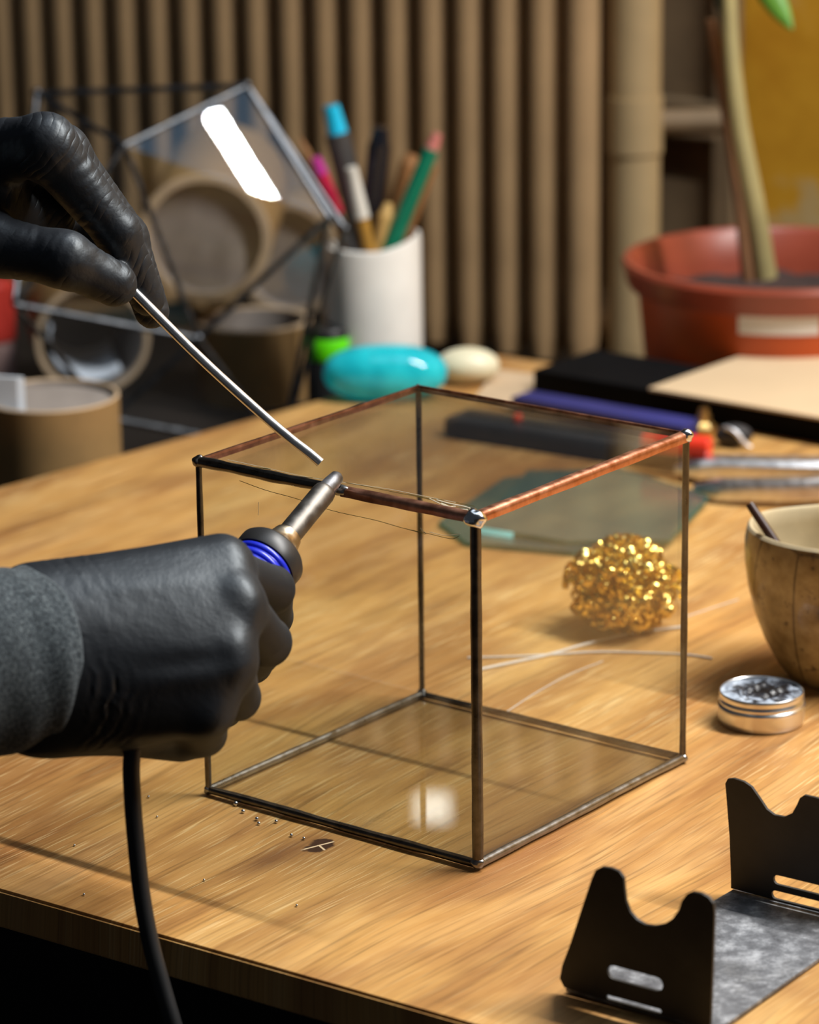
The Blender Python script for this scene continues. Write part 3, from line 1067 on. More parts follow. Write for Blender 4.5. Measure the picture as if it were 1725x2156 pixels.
# sleeve of that arm
sl = []
sa = [(-900, 1545, -.205, 250), (-500, 1480, -.165, 235), (-200, 1425, -.128, 215), (-60, 1402, -.112, 203), (20, 1391, -.105, 195), (75, 1388, -.100, 190), (100, 1388, -.096, 184)]
path = []; rad_ = []
for (x, y, Y, r_) in sa:
    p = HP(x, y, Y); path.append(p); rad_.append(r_ * mpp(p))
path2 = spline(path, 6); rad2 = np.interp(np.linspace(0, len(path) - 1, len(path2)), range(len(path)), rad_)
g = G()
seg = 64
ax_ = (path[-1] - path[0]); ax_ /= np.linalg.norm(ax_)
u_ = np.cross([0, 0, 1], ax_); u_ /= np.linalg.norm(u_); w_ = np.cross(ax_, u_)
V = []; Fc = []
nr = len(path2)
for i, (p, r_) in enumerate(zip(path2, rad2)):
    s_ = i / (nr - 1)
    for k in range(seg):
        a = 2 * PI * k / seg
        rr = r_ * (1 + .018 * math.sin(3 * a + 14 * s_) + .014 * math.sin(a * 2 - 31 * s_) + .05 * math.exp(-((s_ - .80) / .03) ** 2) * (0.6 + .4 * math.sin(a + 1)))
        V.append(p + u_ * math.cos(a) * rr * .86 + w_ * math.sin(a) * rr)
# turn the cuff's end inwards
for rr_, off in ((.97, .0012), (.90, .0008), (.80, -.004)):
    p = path2[-1] + ax_ * off
    for k in range(seg):
        a = 2 * PI * k / seg
        V.append(p + u_ * math.cos(a) * rad2[-1] * .86 * rr_ + w_ * math.sin(a) * rad2[-1] * rr_)
for i in range(nr + 2):
    for k in range(seg):
        k2 = (k + 1) % seg
        Fc.append((i * seg + k, i * seg + k2, (i + 1) * seg + k2, (i + 1) * seg + k))
Fc.append(tuple(range(seg)))
obj('sleeve', V, Fc, 'sleeve', person, sharp=None)

# --- the hand holding the solder
WR = .00030
UPD = .031
up = [
    ((-330, 400, .085), (-60, 325, .055), 105, 74, KP, (.0003, .006, 1.0)),
    ((-330, 430, .095), (-50, 340, .080), 105, 70, KP, None),
    ((-330, 470, .090), (-70, 400, .100), 100, 66, KP, None),
    ((-330, 490, .080), (-80, 440, .110), 95, 60, KP, None),
    # web between thumb and index
    ((-260, 440, .060), (-30, 430, .052), 112, 92, KP, (.0003, .006, 2.0)),
    ((-30, 430, .055), (90, 455, .066), 92, 70, KP, None),
    # index
    ((-60, 325, .055), (95, 306, .030), 72, 64, .008, (WR * 1.2, .0050, 0.3)),
    ((95, 306, .030), (248, 490, .034), 63, 47, .006, (WR, .0036, 0.9)),
    ((248, 490, .034), (311, 628, .040), 46, 37, .004, (WR * .6, .0044, 2.2)),
    # middle
    ((-50, 340, .080), (128, 322, .056), 66, 60, .006, None),
    ((128, 322, .056), (266, 500, .060), 58, 46, .004, (WR, .0040, 1.9)),
    ((266, 500, .060), (320, 655, .050), 45, 37, .003, (WR, .0040, 4.9)),
    # ring and little finger, tucked in behind
    ((-70, 400, .100), (110, 400, .084), 64, 58, .006, None),
    ((110, 400, .084), (215, 515, .080), 56, 50, .004, None),
    ((215, 515, .080), (262, 590, .066), 47, 38, .003, None),
    ((-80, 440, .110), (40, 445, .104), 60, 54, .006, None),
    ((40, 445, .104), (150, 530, .098), 54, 46, .004, None),
    ((150, 530, .098), (205, 575, .084), 44, 34, .003, None),
    # thumb
    ((-320, 470, .055), (-40, 512, .022), 92, 68, KP, (WR, .0060, 0.4)),
    ((-40, 512, .022), (135, 546, .010), 66, 56, .007, (WR * 1.1, .0052, 0.0)),
    ((135, 546, .010), (241, 598, .019), 56, 48, .006, (WR * .9, .0056, 3.0)),
]
up = [((a[0], a[1], a[2] + UPD), (b[0], b[1], b[2] + UPD), ra, rb, k, wr) for (a, b, ra, rb, k, wr) in up]
hu = build_hand(up, 'gloved_hand', person, h=0.0010, smooth_it=1, m='glove_creased')
hu['label'] = 'black gloved hand pinching the solder bar'
# the other sleeve, out of the frame to the left
pth = [HP(-1000, 640, .02), HP(-700, 540, .05), HP(-420, 465, .08), HP(-300, 440, .085)]
G().tube(spline(pth, 5), list(np.interp(np.linspace(0, 3, 16), [0, 1, 2, 3], [.056, .050, .043, .038])), 40).build('sleeve', 'sleeve', person)

# ------------------------------------------------------------------ solder bar in the upper hand
wp = [(205, 535, .0630), (300, 632, .0610), (420, 752, .0570), (540, 862, .0530), (610, 922, .0505), (650, 953, .0490), (675, 974, .0480)]
path = spline([HP(*p) for p in wp], 6)
org = path[-1]
sb = G().tube(path, 10.5 * mpp(path[10]), 16)
tip = path[-1]; dr = path[-1] - path[-3]; dr /= np.linalg.norm(dr)
tag(sb.build('solder_bar', 'wire', origin=org), 'shiny silver solder bar held between gloved thumb and finger above the box', 'solder bar')

# ------------------------------------------------------------------ soldering iron
itip = HP(713, 1000, .040)
icol = HP(567, 1176, -.004)
iend = HP(335, 1440, -.070)
iax = (icol - itip); iL = np.linalg.norm(iax); iax /= iL
iron = thing('soldering_iron', 'soldering iron with steel barrel and blue ringed handle held in the fist', 'soldering iron', icol)
s_ = mpp(itip)


def on_ax(d): return itip + iax * d


# tip cone, barrel with a step, nut, flange, blue grip, handle
G().lathe(itip, [(0, -.0004), (.0017, 0), (.0028, .0012), (.0035, .006), (.0038, .0105), (.0040, .011)], 28, iax).build('tip', 'steel_tip', iron)
G().lathe(itip, [(.0038, .0105), (.0046, .0112), (.0049, .013), (.0050, iL - .012), (.0050, iL - .010)], 32, iax).build('barrel', 'steel', iron)
G().lathe(itip, [(.0050, iL - .0150), (.0060, iL - .0146), (.0066, iL - .012), (.0068, iL - .010), (.0080, iL - .0080), (.0098, iL - .0055), (.0110, iL - .0025), (.0112, iL - .001)], 32, iax).build('collar_nut', 'brass_nut', iron)
RF = 77 * mpp(icol)
G().lathe(itip, [(.0090, iL - .0035), (RF * .93, iL - .0030), (RF, iL - .0015), (RF, iL + .0045), (RF * .985, iL + .0056), (RF * .90, iL + .0058)], 48, iax).build('flange', 'black_plastic', iron)
prof = [(RF * .9, iL + .0050)]
d0 = iL + .0056
for k in range(3):
    prof += [(RF * .93, d0 + .0002), (RF * .955, d0 + .0008), (RF * .955, d0 + .0022), (RF * .93, d0 + .0027), (RF * .90, d0 + .0029), (RF * .90, d0 + .0033)]
    d0 += .0035
prof += [(RF * .93, d0), (RF * .93, d0 + .012), (RF * .8, d0 + .015)]
G().lathe(itip, prof, 48, iax).build('grip_ring', 'blue_grip', iron)
hpath = [itip + iax * (d0 + .010), itip + iax * (d0 + .024), (itip + iax * (d0 + .024)) * .5 + .5 * iend, iend]
G().tube(spline(hpath, 4), list(np.linspace(.0115, .0085, 13)), 24).build('handle', 'black_plastic', iron)
cab = [iend, HP(300, 1500, -.080), HP(278, 1590, -.086), HP(279, 1680, -.089), HP(287, 1780, -.092), HP(298, 1880, -.095), HP(316, 1980, -.099), HP(340, 2070, -.103), HP(366, 2160, -.107), HP(400, 2280, -.11), HP(450, 2600, -.12)]
cr_ = 18.5 * mpp(HP(300, 1900, -.095))
G().tube(spline(cab, 6), cr_, 18).build('cable', 'black_rubber', iron)

# ------------------------------------------------------------------ iron rest: one bent sheet with two notched ends
Af = atz(1192, 2080, .0022); Bf = atz(1512, 2168, .0022); Df = atz(1545, 1872, .0022)
eW = Bf - Af; wid = np.linalg.norm(eW); eW = eW / wid
eD = Df - Af; eD[2] = 0; eD -= eW * (eD @ eW); dep = np.linalg.norm(eD); eD /= dep
rest = thing('iron_rest', 'black bent metal soldering iron rest with two notched upright plates', 'iron rest', (Af + Bf) / 2 + eD * dep / 2 - np.array([0, 0, .0022]))
ST = .0013


def rr_slot(cx, cy, w, h, n=6):
    """rounded slot outline"""
    out = []
    r_ = h / 2
    for k in range(n + 1):
        a = -PI / 2 + PI * k / n
        out.append((cx + w / 2 - r_ + math.cos(a) * r_, cy + math.sin(a) * r_))
    for k in range(n + 1):
        a = PI / 2 + PI * k / n
        out.append((cx - w / 2 + r_ + math.cos(a) * r_, cy + math.sin(a) * r_))
    return out


def plate_mesh(name, outline, holes, o, ex, ey, m):
    """flat plate with holes: outline in (u,v) metres, filled by triangulation, given thickness"""
    bm = bmesh.new()
    edges = []
    for lp_ in [outline] + holes:
        vv = [bm.verts.new((u, v, 0)) for u, v in lp_]
        for k in range(len(vv)):
            edges.append(bm.edges.new((vv[k], vv[(k + 1) % len(vv)])))
    bmesh.ops.triangle_fill(bm, use_beauty=True, use_dissolve=False, edges=edges)
    r_ = bmesh.ops.extrude_face_region(bm, geom=bm.faces[:])
    for q in r_['geom']:
        if isinstance(q, bmesh.types.BMVert):
            q.co.z += ST
    ex = np.array(ex); ey = np.array(ey); ez = np.cross(ex, ey)
    bm.verts.index_update()
    v = [np.array(o) + ex * q.co.x + ey * q.co.y + ez * q.co.z for q in bm.verts]
    f = [tuple(q.index for q in fc_.verts) for fc_ in bm.faces]
    bm.free()
    return obj(name, v, f, m, rest, sharp=30)


def uv_from_px(pxs, o, ex, ey):
    nrm = np.cross(ex, ey)
    out = []
    for (x, y) in pxs:
        p = atplane(x, y, o, nrm) - o
        out.append((float(p @ ex), float(p @ ey)))
    return out


def round_poly(pts, n=4, k=0.5):
    """smooth closed outline through control points"""
    P_ = [np.array(p, float) for p in pts]
    out = []
    N = len(P_)
    for i in range(N):
        p0, p1, p2, p3 = P_[i - 1], P_[i], P_[(i + 1) % N], P_[(i + 2) % N]
        for j in range(n):
            t = j / n
            m1 = (p2 - p0) * k * .6; m2 = (p3 - p1) * k * .6
            h00 = 2 * t ** 3 - 3 * t ** 2 + 1; h10 = t ** 3 - 2 * t ** 2 + t; h01 = -2 * t ** 3 + 3 * t ** 2; h11 = t ** 3 - t ** 2
            out.append(h00 * p1 + h10 * m1 + h01 * p2 + h11 * m2)
    return [tuple(p) for p in out]


fpx = [(1192, 2076), (1183, 2058), (1188, 2030), (1205, 1985), (1230, 1908), (1250, 1848), (1258, 1830), (1272, 1823), (1290, 1825), (1307, 1832), (1317, 1846), (1319, 1870), (1322, 1895), (1331, 1918), (1345, 1934), (1362, 1944), (1383, 1947), (1403, 1943), (1420, 1932), (1433, 1914), (1440, 1894), (1450, 1880), (1462, 1875), (1480, 1878), (1496, 1887), (1506, 1900), (1508, 1920), (1505, 2010), (1502, 2090), (1500, 2150), (1498, 2166), (1420, 2144), (1340, 2122), (1260, 2098)]
o_f = Af
outl = uv_from_px(fpx, o_f, eW, UP)
outl = [(u, max(v, 0.0)) for u, v in outl]
vmin = min(v for u, v in outl)
slot1 = uv_from_px([(1283, 2036), (1400, 2068)], o_f, eW, UP)
sc = ((slot1[0][0] + slot1[1][0]) / 2, (slot1[0][1] + slot1[1][1]) / 2 - .001)
wS = abs(slot1[1][0] - slot1[0][0])
PLT = plate_mesh('upright_plate', outl, [rr_slot(sc[0], sc[1], wS, .0055), rr_slot(sc[0] - .0005, .0016, wS, .0018)], o_f, eW, UP, 'sheet_black')
# the far plate: same sheet, mirrored proportions
bpx = [(1543, 1868), (1543, 1845), (1540, 1760), (1533, 1670), (1531, 1648), (1536, 1638), (1548, 1637), (1570, 1644), (1586, 1655), (1602, 1678), (1618, 1702), (1634, 1714), (1655, 1718), (1672, 1710), (1682, 1692), (1688, 1678), (1697, 1672), (1720, 1677), (1750, 1686), (1768, 1700), (1790, 1760), (1815, 1850), (1830, 1900), (1835, 1948), (1760, 1928), (1690, 1908), (1610, 1886)]
o_b = Df
outb = [(u, max(v, 0.0)) for u, v in uv_from_px(bpx, o_b, eW, UP)]
s1 = uv_from_px([(1632, 1853), (1790, 1890)], o_b, eW, UP); s2 = uv_from_px([(1628, 1897), (1790, 1935)], o_b, eW, UP)
hb = []
for q, hh in ((s1, .0040), (s2, .0036)):
    cx_ = (q[0][0] + q[1][0]) / 2; cy_ = max((q[0][1] + q[1][1]) / 2 + .0008, hh / 2 + .0008)
    hb.append(rr_slot(cx_, cy_, abs(q[1][0] - q[0][0]), hh))
umax = max(u for u, v in outb)
if hb[1][0][1] + .0045 > hb[0][0][1]:
    pass
plate_mesh('upright_plate', outb, hb, o_b, eW, UP, 'sheet_black')
# base plate
W2 = max(wid, umax)
bo = Af - np.array([0, 0, ST])
slotb = rr_slot(sc[0] + .003, -.006 + .010, wS, .003)
plate_mesh('base_plate', [(0, 0), (wid, 0), (W2, dep), (float((Df - Af) @ eW), dep)], [], bo, eW, eD, 'sheet')
for (u, v) in ((.004, .004), (wid - .006, .004), (float((Df - Af) @ eW) + .005, dep - .004), (W2 - .006, dep - .004)):
    c = bo + eW * u + eD * v; c[2] = 0
    G().lathe(c, [(0, 0), (.003, 0), (.003, .0009), (0, .0009)], 14).build('foot', 'black_rubber', rest)

# ------------------------------------------------------------------ tin of paste
tb = atz(1603, 1518); tr = 91 * mpp(tb)
tin = thing('flux_tin', 'small round aluminium tin of flux beside the bowl', 'tin', tb)
G().lathe(tb, [(0, 0), (tr * .95, 0), (tr * .99, .0012), (tr, .003), (tr, .0068), (tr * 1.01, .0078), (tr * 1.025, .0085), (tr * 1.01, .0092), (tr * .975, .0098)], 64).build('body', 'alu', tin)
G().lathe(tb, [(tr * .975, .0096), (tr * .985, .0105), (tr * 1.0, .0111), (tr * .985, .0117), (tr * .97, .0124), (tr * .985, .0131), (tr * .98, .0142), (tr * .975, .0150), (tr * .96, .0153), (tr * .945, .0150), (tr * .94, .0135)], 64).build('threaded_rim', 'alu', tin)
g = G()
pr = [(tr * .945, .0138)] + [(tr * .945 * (1 - k / 14), .0138) for k in range(1, 14)] + [(0, .0138)]
g.lathe(tb, pr, 56)
g.v = [np.array(p) + np.array([0, 0, .0006 * math.sin(p[0] * 900 + 2) * math.sin(p[1] * 800) + .0006 * math.sin(p[0] * 400 - p[1] * 520)]) if np.hypot(p[0] - tb[0], p[1] - tb[1]) < tr * .9 else p for p in g.v]
g.build('flux_paste', 'paste', tin, sharp=None)

# ------------------------------------------------------------------ bowl and stick
bc = atz(1768, 1424); bR = 202 * mpp(bc); bH = .0745
bowl = thing('ceramic_bowl', 'small stained brown ceramic bowl at the right edge of the photo', 'bowl', bc)
outer = [(.021, 0), (.024, .0006), (.030, .008), (.0365, .020), (.0415, .033), (.0447, .046), (.0462, .058), (.0461, .068), (.0450, .0735)]
k_ = bR / .0462
g = G(); g.lathe(bc, [(0, 0)] + [(r_ * k_, z) for r_, z in outer], 72); 
outer_o = g.build('outer_wall', 'bowl', bowl)
g = G(); g.lathe(bc, [(.0450 * k_, .0735), (.0440 * k_, .0748), (.0428 * k_, .0746), (.0420 * k_, .0732), (.0424 * k_, .066), (.0424 * k_, .056), (.0400 * k_, .040), (.0350 * k_, .025), (.024 * k_, .012), (0, .008)], 72)
inner_o = g.build('glazed_inside', 'bowl_in', bowl)
for oo in (outer_o, inner_o):                       # hand-made: the rim is a little wavy
    for q in oo.data.vertices:
        if q.co.z > .03:
            a = math.atan2(q.co.y, q.co.x)
            f_ = (q.co.z - .03) / .045
            q.co.z += f_ * (.0016 * math.sin(2 * a + .6) + .0008 * math.sin(3 * a))
            s2_ = 1 + f_ * .012 * math.sin(2 * a + 1.2)
            q.co.x *= s2_; q.co.y *= s2_
ytip = bc[1]
stA = aty(1578, 1060, bc[1] - .012); stB = aty(1650, 1168, bc[1] - .020)
stC = stB + (stB - stA) * 1.2
tag(G().tube([stA, stA + (stB - stA) * .02, stB, stC], [.0018, .0021, .0024, .0026], 14).build('wooden_stick', 'stick', origin=stC), 'thin dark brown stick leaning in the ceramic bowl', 'stick')

# ------------------------------------------------------------------ brass wool
wc = atz(1312, 1322); wr_ = 121 * mpp(wc)
wcen = wc + np.array([0, 0, wr_ * .80])
g = G()
for k in range(330):
    # little curled ribbons over and inside a flattened ball
    d = rng.normal(size=3); d /= np.linalg.norm(d)
    rr = wr_ * (0.62 + .34 * rng.random()) * (1 + .07 * math.sin(5 * d[0] + 1) + .06 * math.sin(6 * d[2] + 2 * d[1]))
    c = wcen + d * rr * np.array([1, 1, .84])
    a1 = rng.normal(size=3); a1 -= d * (a1 @ d) * .6; a1 /= np.linalg.norm(a1)
    a2 = np.cross(a1, d + rng.normal(size=3) * .4); a2 /= np.linalg.norm(a2)
    a3 = np.cross(a1, a2)
    R_ = wr_ * (.07 + .10 * rng.random())
    L_ = wr_ * (.15 + .35 * rng.random())
    turns = 1.2 + 1.6 * rng.random()
    pts = []
    for i in range(18):
        t = i / 17
        an = turns * 2 * PI * t
        p = c + a1 * (t - .5) * L_ + (a2 * math.cos(an) + a3 * math.sin(an)) * R_
        q = (p - wcen) / np.array([1, 1, .84]); ql = np.linalg.norm(q)
        if ql > wr_ * 1.03:
            p = wcen + (p - wcen) * (wr_ * 1.03 / ql)
        p[2] = max(p[2], .0012)
        pts.append(p)
    g.tube(pts, wr_ * (.020 + .012 * rng.random()), 5, squash=(1.6, .5))
core = G().ball(wcen, wr_ * .60, 20, 14, (1, 1, .84)); 
wool = g.add(core.v, core.f).build('brass_wool', 'gold', origin=wc, sharp=60)
tag(wool, 'golden ball of curled brass wool for cleaning the tip', 'brass wool')

# ------------------------------------------------------------------ loose wires on the table
M['pale_wire'] = mat('pale_solder_wire', srgb(222, 216, 208), 0.35, 0.3, var=0.05)
for pts_, r_, m_, lb in [
    ([(985, 1385), (1060, 1383), (1150, 1379), (1250, 1373), (1340, 1374), (1440, 1378), (1500, 1386)], .00060, 'pale_wire', 'thin loose solder wire lying almost straight behind the front edge of the box'),
    ([(1000, 1412), (1080, 1395), (1150, 1380), (1220, 1360), (1300, 1340), (1370, 1328), (1440, 1320)], .0008, 'pale_wire', 'bent loose solder wire running up to the brass wool'),
    ([(1065, 1500), (1130, 1458), (1200, 1420), (1270, 1392)], .00030, 'pale_wire', 'short faint wire lying nearest the bottom of the box'),
    ([(1440, 1300), (1500, 1280), (1555, 1262)], .00030, 'pale_wire', 'short wire end lying between brass wool and bowl'),
]:
    P_ = [atz(x, y, r_ + .0001) for x, y in pts_]
    P_ = spline(P_, 5)
    tag(G().tube(P_, r_, 8).build('loose_wire', m_, origin=P_[len(P_) // 2]), lb, 'wire')

# solder beads spilled by the near left edge
for (x, y, rp, lb) in [
    (497, 1697, 5.5, 'largest silver solder bead, touching the near bottom edge of the box'),
    (512, 1712, 4.5, 'solder bead just below the largest one at the near box edge'),
    (541, 1728, 4.5, 'upper bead of the close pair below the near box edge'),
    (545, 1737, 4, 'lower bead of the close pair below the near box edge'),
    (582, 1733, 4, 'solder bead right of the close pair, under the box edge'),
    (614, 1762, 4, 'solder bead left of the dark wood knot, farther from it'),
    (640, 1768, 3.5, 'solder bead nearest to the dark knot in the wood'),
    (313, 1680, 3, 'tiny bead right of the cable, level with the box corner'),
    (331, 1722, 2.6, 'tiny bead right of the cable, a little below the box corner'),
    (177, 1886, 3, 'tiny bead left of the cable, close to the table front edge'),
    (157, 1782, 2.6, 'tiny bead left of the cable, midway up the wood'),
    (430, 1855, 2.6, 'tiny bead alone between the cable and the knot'),
    (625, 1909, 3, 'tiny bead below the knot, towards the table front edge'),
    (565, 1702, 3, 'tiny bead pressed against the near bottom seam of the box')]:
    p = atz(x, y); r_ = rp * mpp(p)
    o = G().ball(p + np.array([0, 0, r_ * .93]), r_, 10, 7).build('solder_bead', 'solder_bright', origin=p)
    tag(o, lb, 'solder bead', 'spilled solder beads')

# ------------------------------------------------------------------ green glass offcuts
M['edge_glint'] = tinted_plastic('glass_edge_glint', (0.35, 0.95, 0.92, 1), 0.3, 0.1)  # pale cyan colour stands in for a lamp glint on glass
panes_px = [
    ('wide green glass offcut lying flat on the table behind the box', [(925, 1108), (1062, 1016), (1300, 992), (1462, 1042), (1400, 1150), (1205, 1172), (985, 1152)], .0002),
    ('pale green glass sheet lying on top of the wider offcut', [(1005, 1118), (1112, 1000), (1300, 998), (1492, 1054), (1408, 1146), (1190, 1148)], .0034),
]
for lb, pp, z in panes_px:
    lp_ = [atz(x, y, z) for x, y in pp]
    c = sum(lp_) / len(lp_)
    o = thing('glass_offcut', lb, 'glass', c - np.array([0, 0, 0]), 'green glass offcuts')
    G().prism(lp_, (0, 0, .0028)).build('sheet', 'glass_green', o, smooth=False)
    g = G()
    n_ = len(lp_)
    for k in range(n_):
        a, b = lp_[k], lp_[(k + 1) % n_]
        d = b - a; d = d / np.linalg.norm(d); nn = np.cross(d, UP)
        mid_ = (a + b) / 2
        g.box(a + nn * .0 + UP * .0002, b - a, nn * .00025 * (1 if (mid_ - c) @ nn > 0 else -1), UP * .0024)
    g.build('cut_edge', 'green_edge', o, smooth=False)
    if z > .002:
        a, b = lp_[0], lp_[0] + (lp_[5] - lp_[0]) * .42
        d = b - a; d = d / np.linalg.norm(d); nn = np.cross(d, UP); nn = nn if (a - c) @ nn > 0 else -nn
        q_ = o = G().prism([a + nn * .0003, a + nn * .0026, a + UP * .0027 + nn * .0003], b - a).build('edge_highlight', 'edge_glint', o, smooth=False)  # strip coloured bright as the lamp's highlight along this edge

# ------------------------------------------------------------------ tongs at the right
M['tong'] = solder_material('brushed_steel', (0.6, 0.6, 0.62, 1), (0.78, 0.78, 0.8, 1), 0.32, 0.45)
tA = atz(1424, 1000, .010); 
tongs = thing('steel_tongs', 'long steel tongs with two flat arms lying behind the bowl', 'tongs', atz(1600, 1040))


def arm(pp, zs, w, h, name='arm'):
    P_ = [atz(x, y, z) for (x, y), z in zip(pp, zs)]
    P_ = spline(P_, 6)
    n_ = len(P_)
    V = []; Fc = []
    for i, p in enumerate(P_):
        t = i / (n_ - 1)
        d = P_[min(i + 1, n_ - 1)] - P_[max(i - 1, 0)]; d /= np.linalg.norm(d)
        s0 = np.cross(UP, d); s0 /= np.linalg.norm(s0); u0 = np.cross(d, s0)
        k = min(1, .35 + t * 5)
        for (a, b) in ((-1, -.5), (-.8, -1), (.8, -1), (1, -.5), (1, .5), (.7, 1), (-.7, 1), (-1, .5)):
            V.append(p + s0 * a * w * k + u0 * b * h * k)
    for i in range(n_ - 1):
        for a in range(8):
            a2 = (a + 1) % 8
            Fc.append((i * 8 + a, i * 8 + a2, (i + 1) * 8 + a2, (i + 1) * 8 + a))
    Fc.append(tuple(range(8))); Fc.append(tuple((n_ - 1) * 8 + a for a in range(8)))
    obj(name, V, Fc, 'tong', tongs, sharp=35)


arm([(1422, 988), (1500, 982), (1620, 984), (1760, 986), (1950, 985), (2080, 1000)], [.0065, .009, .011, .012, .012, .010], .0090, .0056)
arm([(1462, 1028), (1540, 1030), (1640, 1028), (1780, 1022), (1950, 1015), (2080, 1006)], [.0060, .008, .010, .011, .011, .010], .0060, .0056)
G().lathe(atz(2085, 1004, .002), [(0, 0), (.009, 0), (.010, .002), (.010, .015), (.008, .017), (0, .017)], 24).build('pivot', 'tong', tongs)

# ------------------------------------------------------------------ black case, blue case, marker and small things at the back
bp0 = atz(1123, 828); bp1 = atz(1725, 934)
e = bp1 - bp0; e /= np.linalg.norm(e); en = np.array([-e[1], e[0], 0])
brd = G().box(bp0, e * .42, en * .068, (0, 0, .0155), .0012)
# keep it on the table
tag(brd.build('black_board', 'black_board', origin=bp0 + e * .2 + en * .05, smooth=False), 'thick flat black board lying along the back edge of the table', 'board')
c0 = atz(1366, 822, .0165)
c1 = atz(1725, 884, .0165); c2 = atz(1725, 696, .0165)
d1 = (c1 - c0) / np.linalg.norm(c1 - c0); d2 = (c2 - c0) / np.linalg.norm(c2 - c0)
L2_ = .19
crd = G().prism([c0, c0 + d1 * .30, c0 + d1 * .30 + d2 * L2_ * .4, c0 + d2 * L2_ * 1.0], (0, 0, .0016))
tag(crd.build('card_sheet', 'card', origin=c0, smooth=False), 'light tan card sheet lying on the black board', 'card')

M['blue_case'] = mat('blue_plastic', (0.028, 0.032, 0.17, 1), 0.4, var=0.1)
M['dark_case'] = mat('charcoal_fabric', (0.022, 0.020, 0.022, 1), 0.6, var=0.3, vscale=60, bump=0.4)
M['red'] = mat('red_plastic', (0.72, 0.035, 0.012, 1), 0.35, var=0.05)
p0 = atz(1075, 868); p1 = atz(1440, 932)
e1 = p1 - p0; L1 = np.linalg.norm(e1); e1 /= L1; n1 = np.array([-e1[1], e1[0], 0])
bl = thing('blue_case', 'flat dark blue plastic case lying against the black board', 'case', p0 + e1 * L1 / 2)
G().box(p0, e1 * L1, n1 * .022, (0, 0, .006), .0015).build('tray', 'blue_case', bl)
G().box(p0 + UP * .006, e1 * L1, n1 * .022, (0, 0, .004), .0015).build('lid', 'blue_case', bl)
p0 = atz(932, 922); p1 = atz(1428, 998)
e1 = p1 - p0; L1 = np.linalg.norm(e1); e1 /= L1; n1 = np.array([-e1[1], e1[0], 0])
dk = thing('pencil_case', 'long charcoal pencil case lying behind the glass box', 'pencil case', p0 + e1 * L1 / 2)
G().box(p0, e1 * L1, n1 * .030, (0, 0, .013), .004).build('body', 'dark_case', dk)
G().tube([p0 + e1 * .01 + n1 * .012 + UP * .0133, p0 + e1 * (L1 - .01) + n1 * .012 + UP * .0133], .0012, 8).build('zip', 'black_plastic', dk)
q = atz(1090, 880, .016)
G().ball(q, .0030, 12, 8, (1.0, .8, 1.0)).build('zip_pull', 'red', dk)

m0 = atz(1352, 930, .0195); m1 = atz(1497, 942, .0195)
mk = thing('marker', 'red plastic marker lying on the charcoal case behind the box corner', 'marker', (m0 + m1) / 2 - UP * .006)
md = (m1 - m0); mL = np.linalg.norm(md); md /= mL
G().lathe(m0, [(0, 0), (.0045, 0), (.0058, .001), (.0060, .003), (.0060, mL * .68), (.0056, mL * .7)], 24, md).build('body', 'red', mk)
G().lathe(m0, [(.0060, mL * .69), (.0066, mL * .70), (.0066, mL * .97), (.0055, mL), (0, mL)], 24, md).build('cap', 'red', mk)

M['brass_dull'] = solder_material('dull_brass', (0.45, 0.30, 0.10, 1), (0.7, 0.5, 0.22, 1), 0.3, 0.45)
q = atz(1482, 918)
bf = thing('brass_fitting', 'small dull brass fitting lying behind the red marker', 'fitting', q)
G().lathe(q, [(0, 0), (.007, 0), (.0075, .002), (.0075, .006), (.006, .008), (.0045, .009), (.0045, .013), (0, .013)], 6).build('nut', 'brass_dull', bf, sharp=30)
G().lathe(q, [(.003, .013), (.003, .017), (0, .017)], 16).build('stub', 'brass_dull', bf)
q = atz(1545, 940)
kc = thing('metal_clip', 'small dark metal clip lying beside the brass fitting', 'clip', q)
G().ball(q + UP * .007, .010, 18, 10, (1.15, .7, .68)).build('body', 'dark_case', kc)
G().tube(spline([q + np.array([-.006, -.004, .013]), q + np.array([.0, -.008, .011]), q + np.array([.006, -.010, .004]), q + np.array([.009, -.010, .002])], 5), .0013, 8).build('lever', 'tong', kc)
# small card scrap at the table's back corner
lp_ = [atz(x, y, .0004) for x, y in [(1000, 842), (1045, 782), (1130, 792), (1122, 826), (1075, 862)]]
tag(G().prism(lp_, (0, 0, .0014)).build('card_scrap', 'kraft_edge', origin=lp_[0], smooth=False), 'small scrap of tan card lying beside the ivory pebble shape', 'card')

# ivory pebble-shaped thing and cyan holder
q = atz(985, 806)
pb = G().ball(q + UP * .0115, .0205, 32, 20, (1.0, .72, .56)); 
tag(pb.build('ivory_soap', 'soap', origin=q, sharp=None), 'smooth ivory oval soap lying right of the cyan dispenser', 'soap')

q = atz(812, 838)
cy = thing('tape_dispenser', 'glossy translucent cyan rounded tape dispenser on the table edge', 'dispenser', q)
g = G()
rx = 131 * mpp(q)


def superball(c, r, e_, seg=40, rings=24):
    V = []; Fc = []
    sg = lambda x, p: math.copysign(abs(x) ** p, x)
    for i in range(rings + 1):
        th = PI * i / rings - PI / 2
        for k in range(seg):
            a = 2 * PI * k / seg
            V.append((c[0] + r[0] * sg(math.cos(th), e_) * sg(math.cos(a), e_), c[1] + r[1] * sg(math.cos(th), e_) * sg(math.sin(a), e_), c[2] + r[2] * sg(math.sin(th), e_)))
    for i in range(rings):
        for k in range(seg):
            k2 = (k + 1) % seg
            Fc.append((i * seg + k, i * seg + k2, (i + 1) * seg + k2, (i + 1) * seg + k))
    return V, Fc


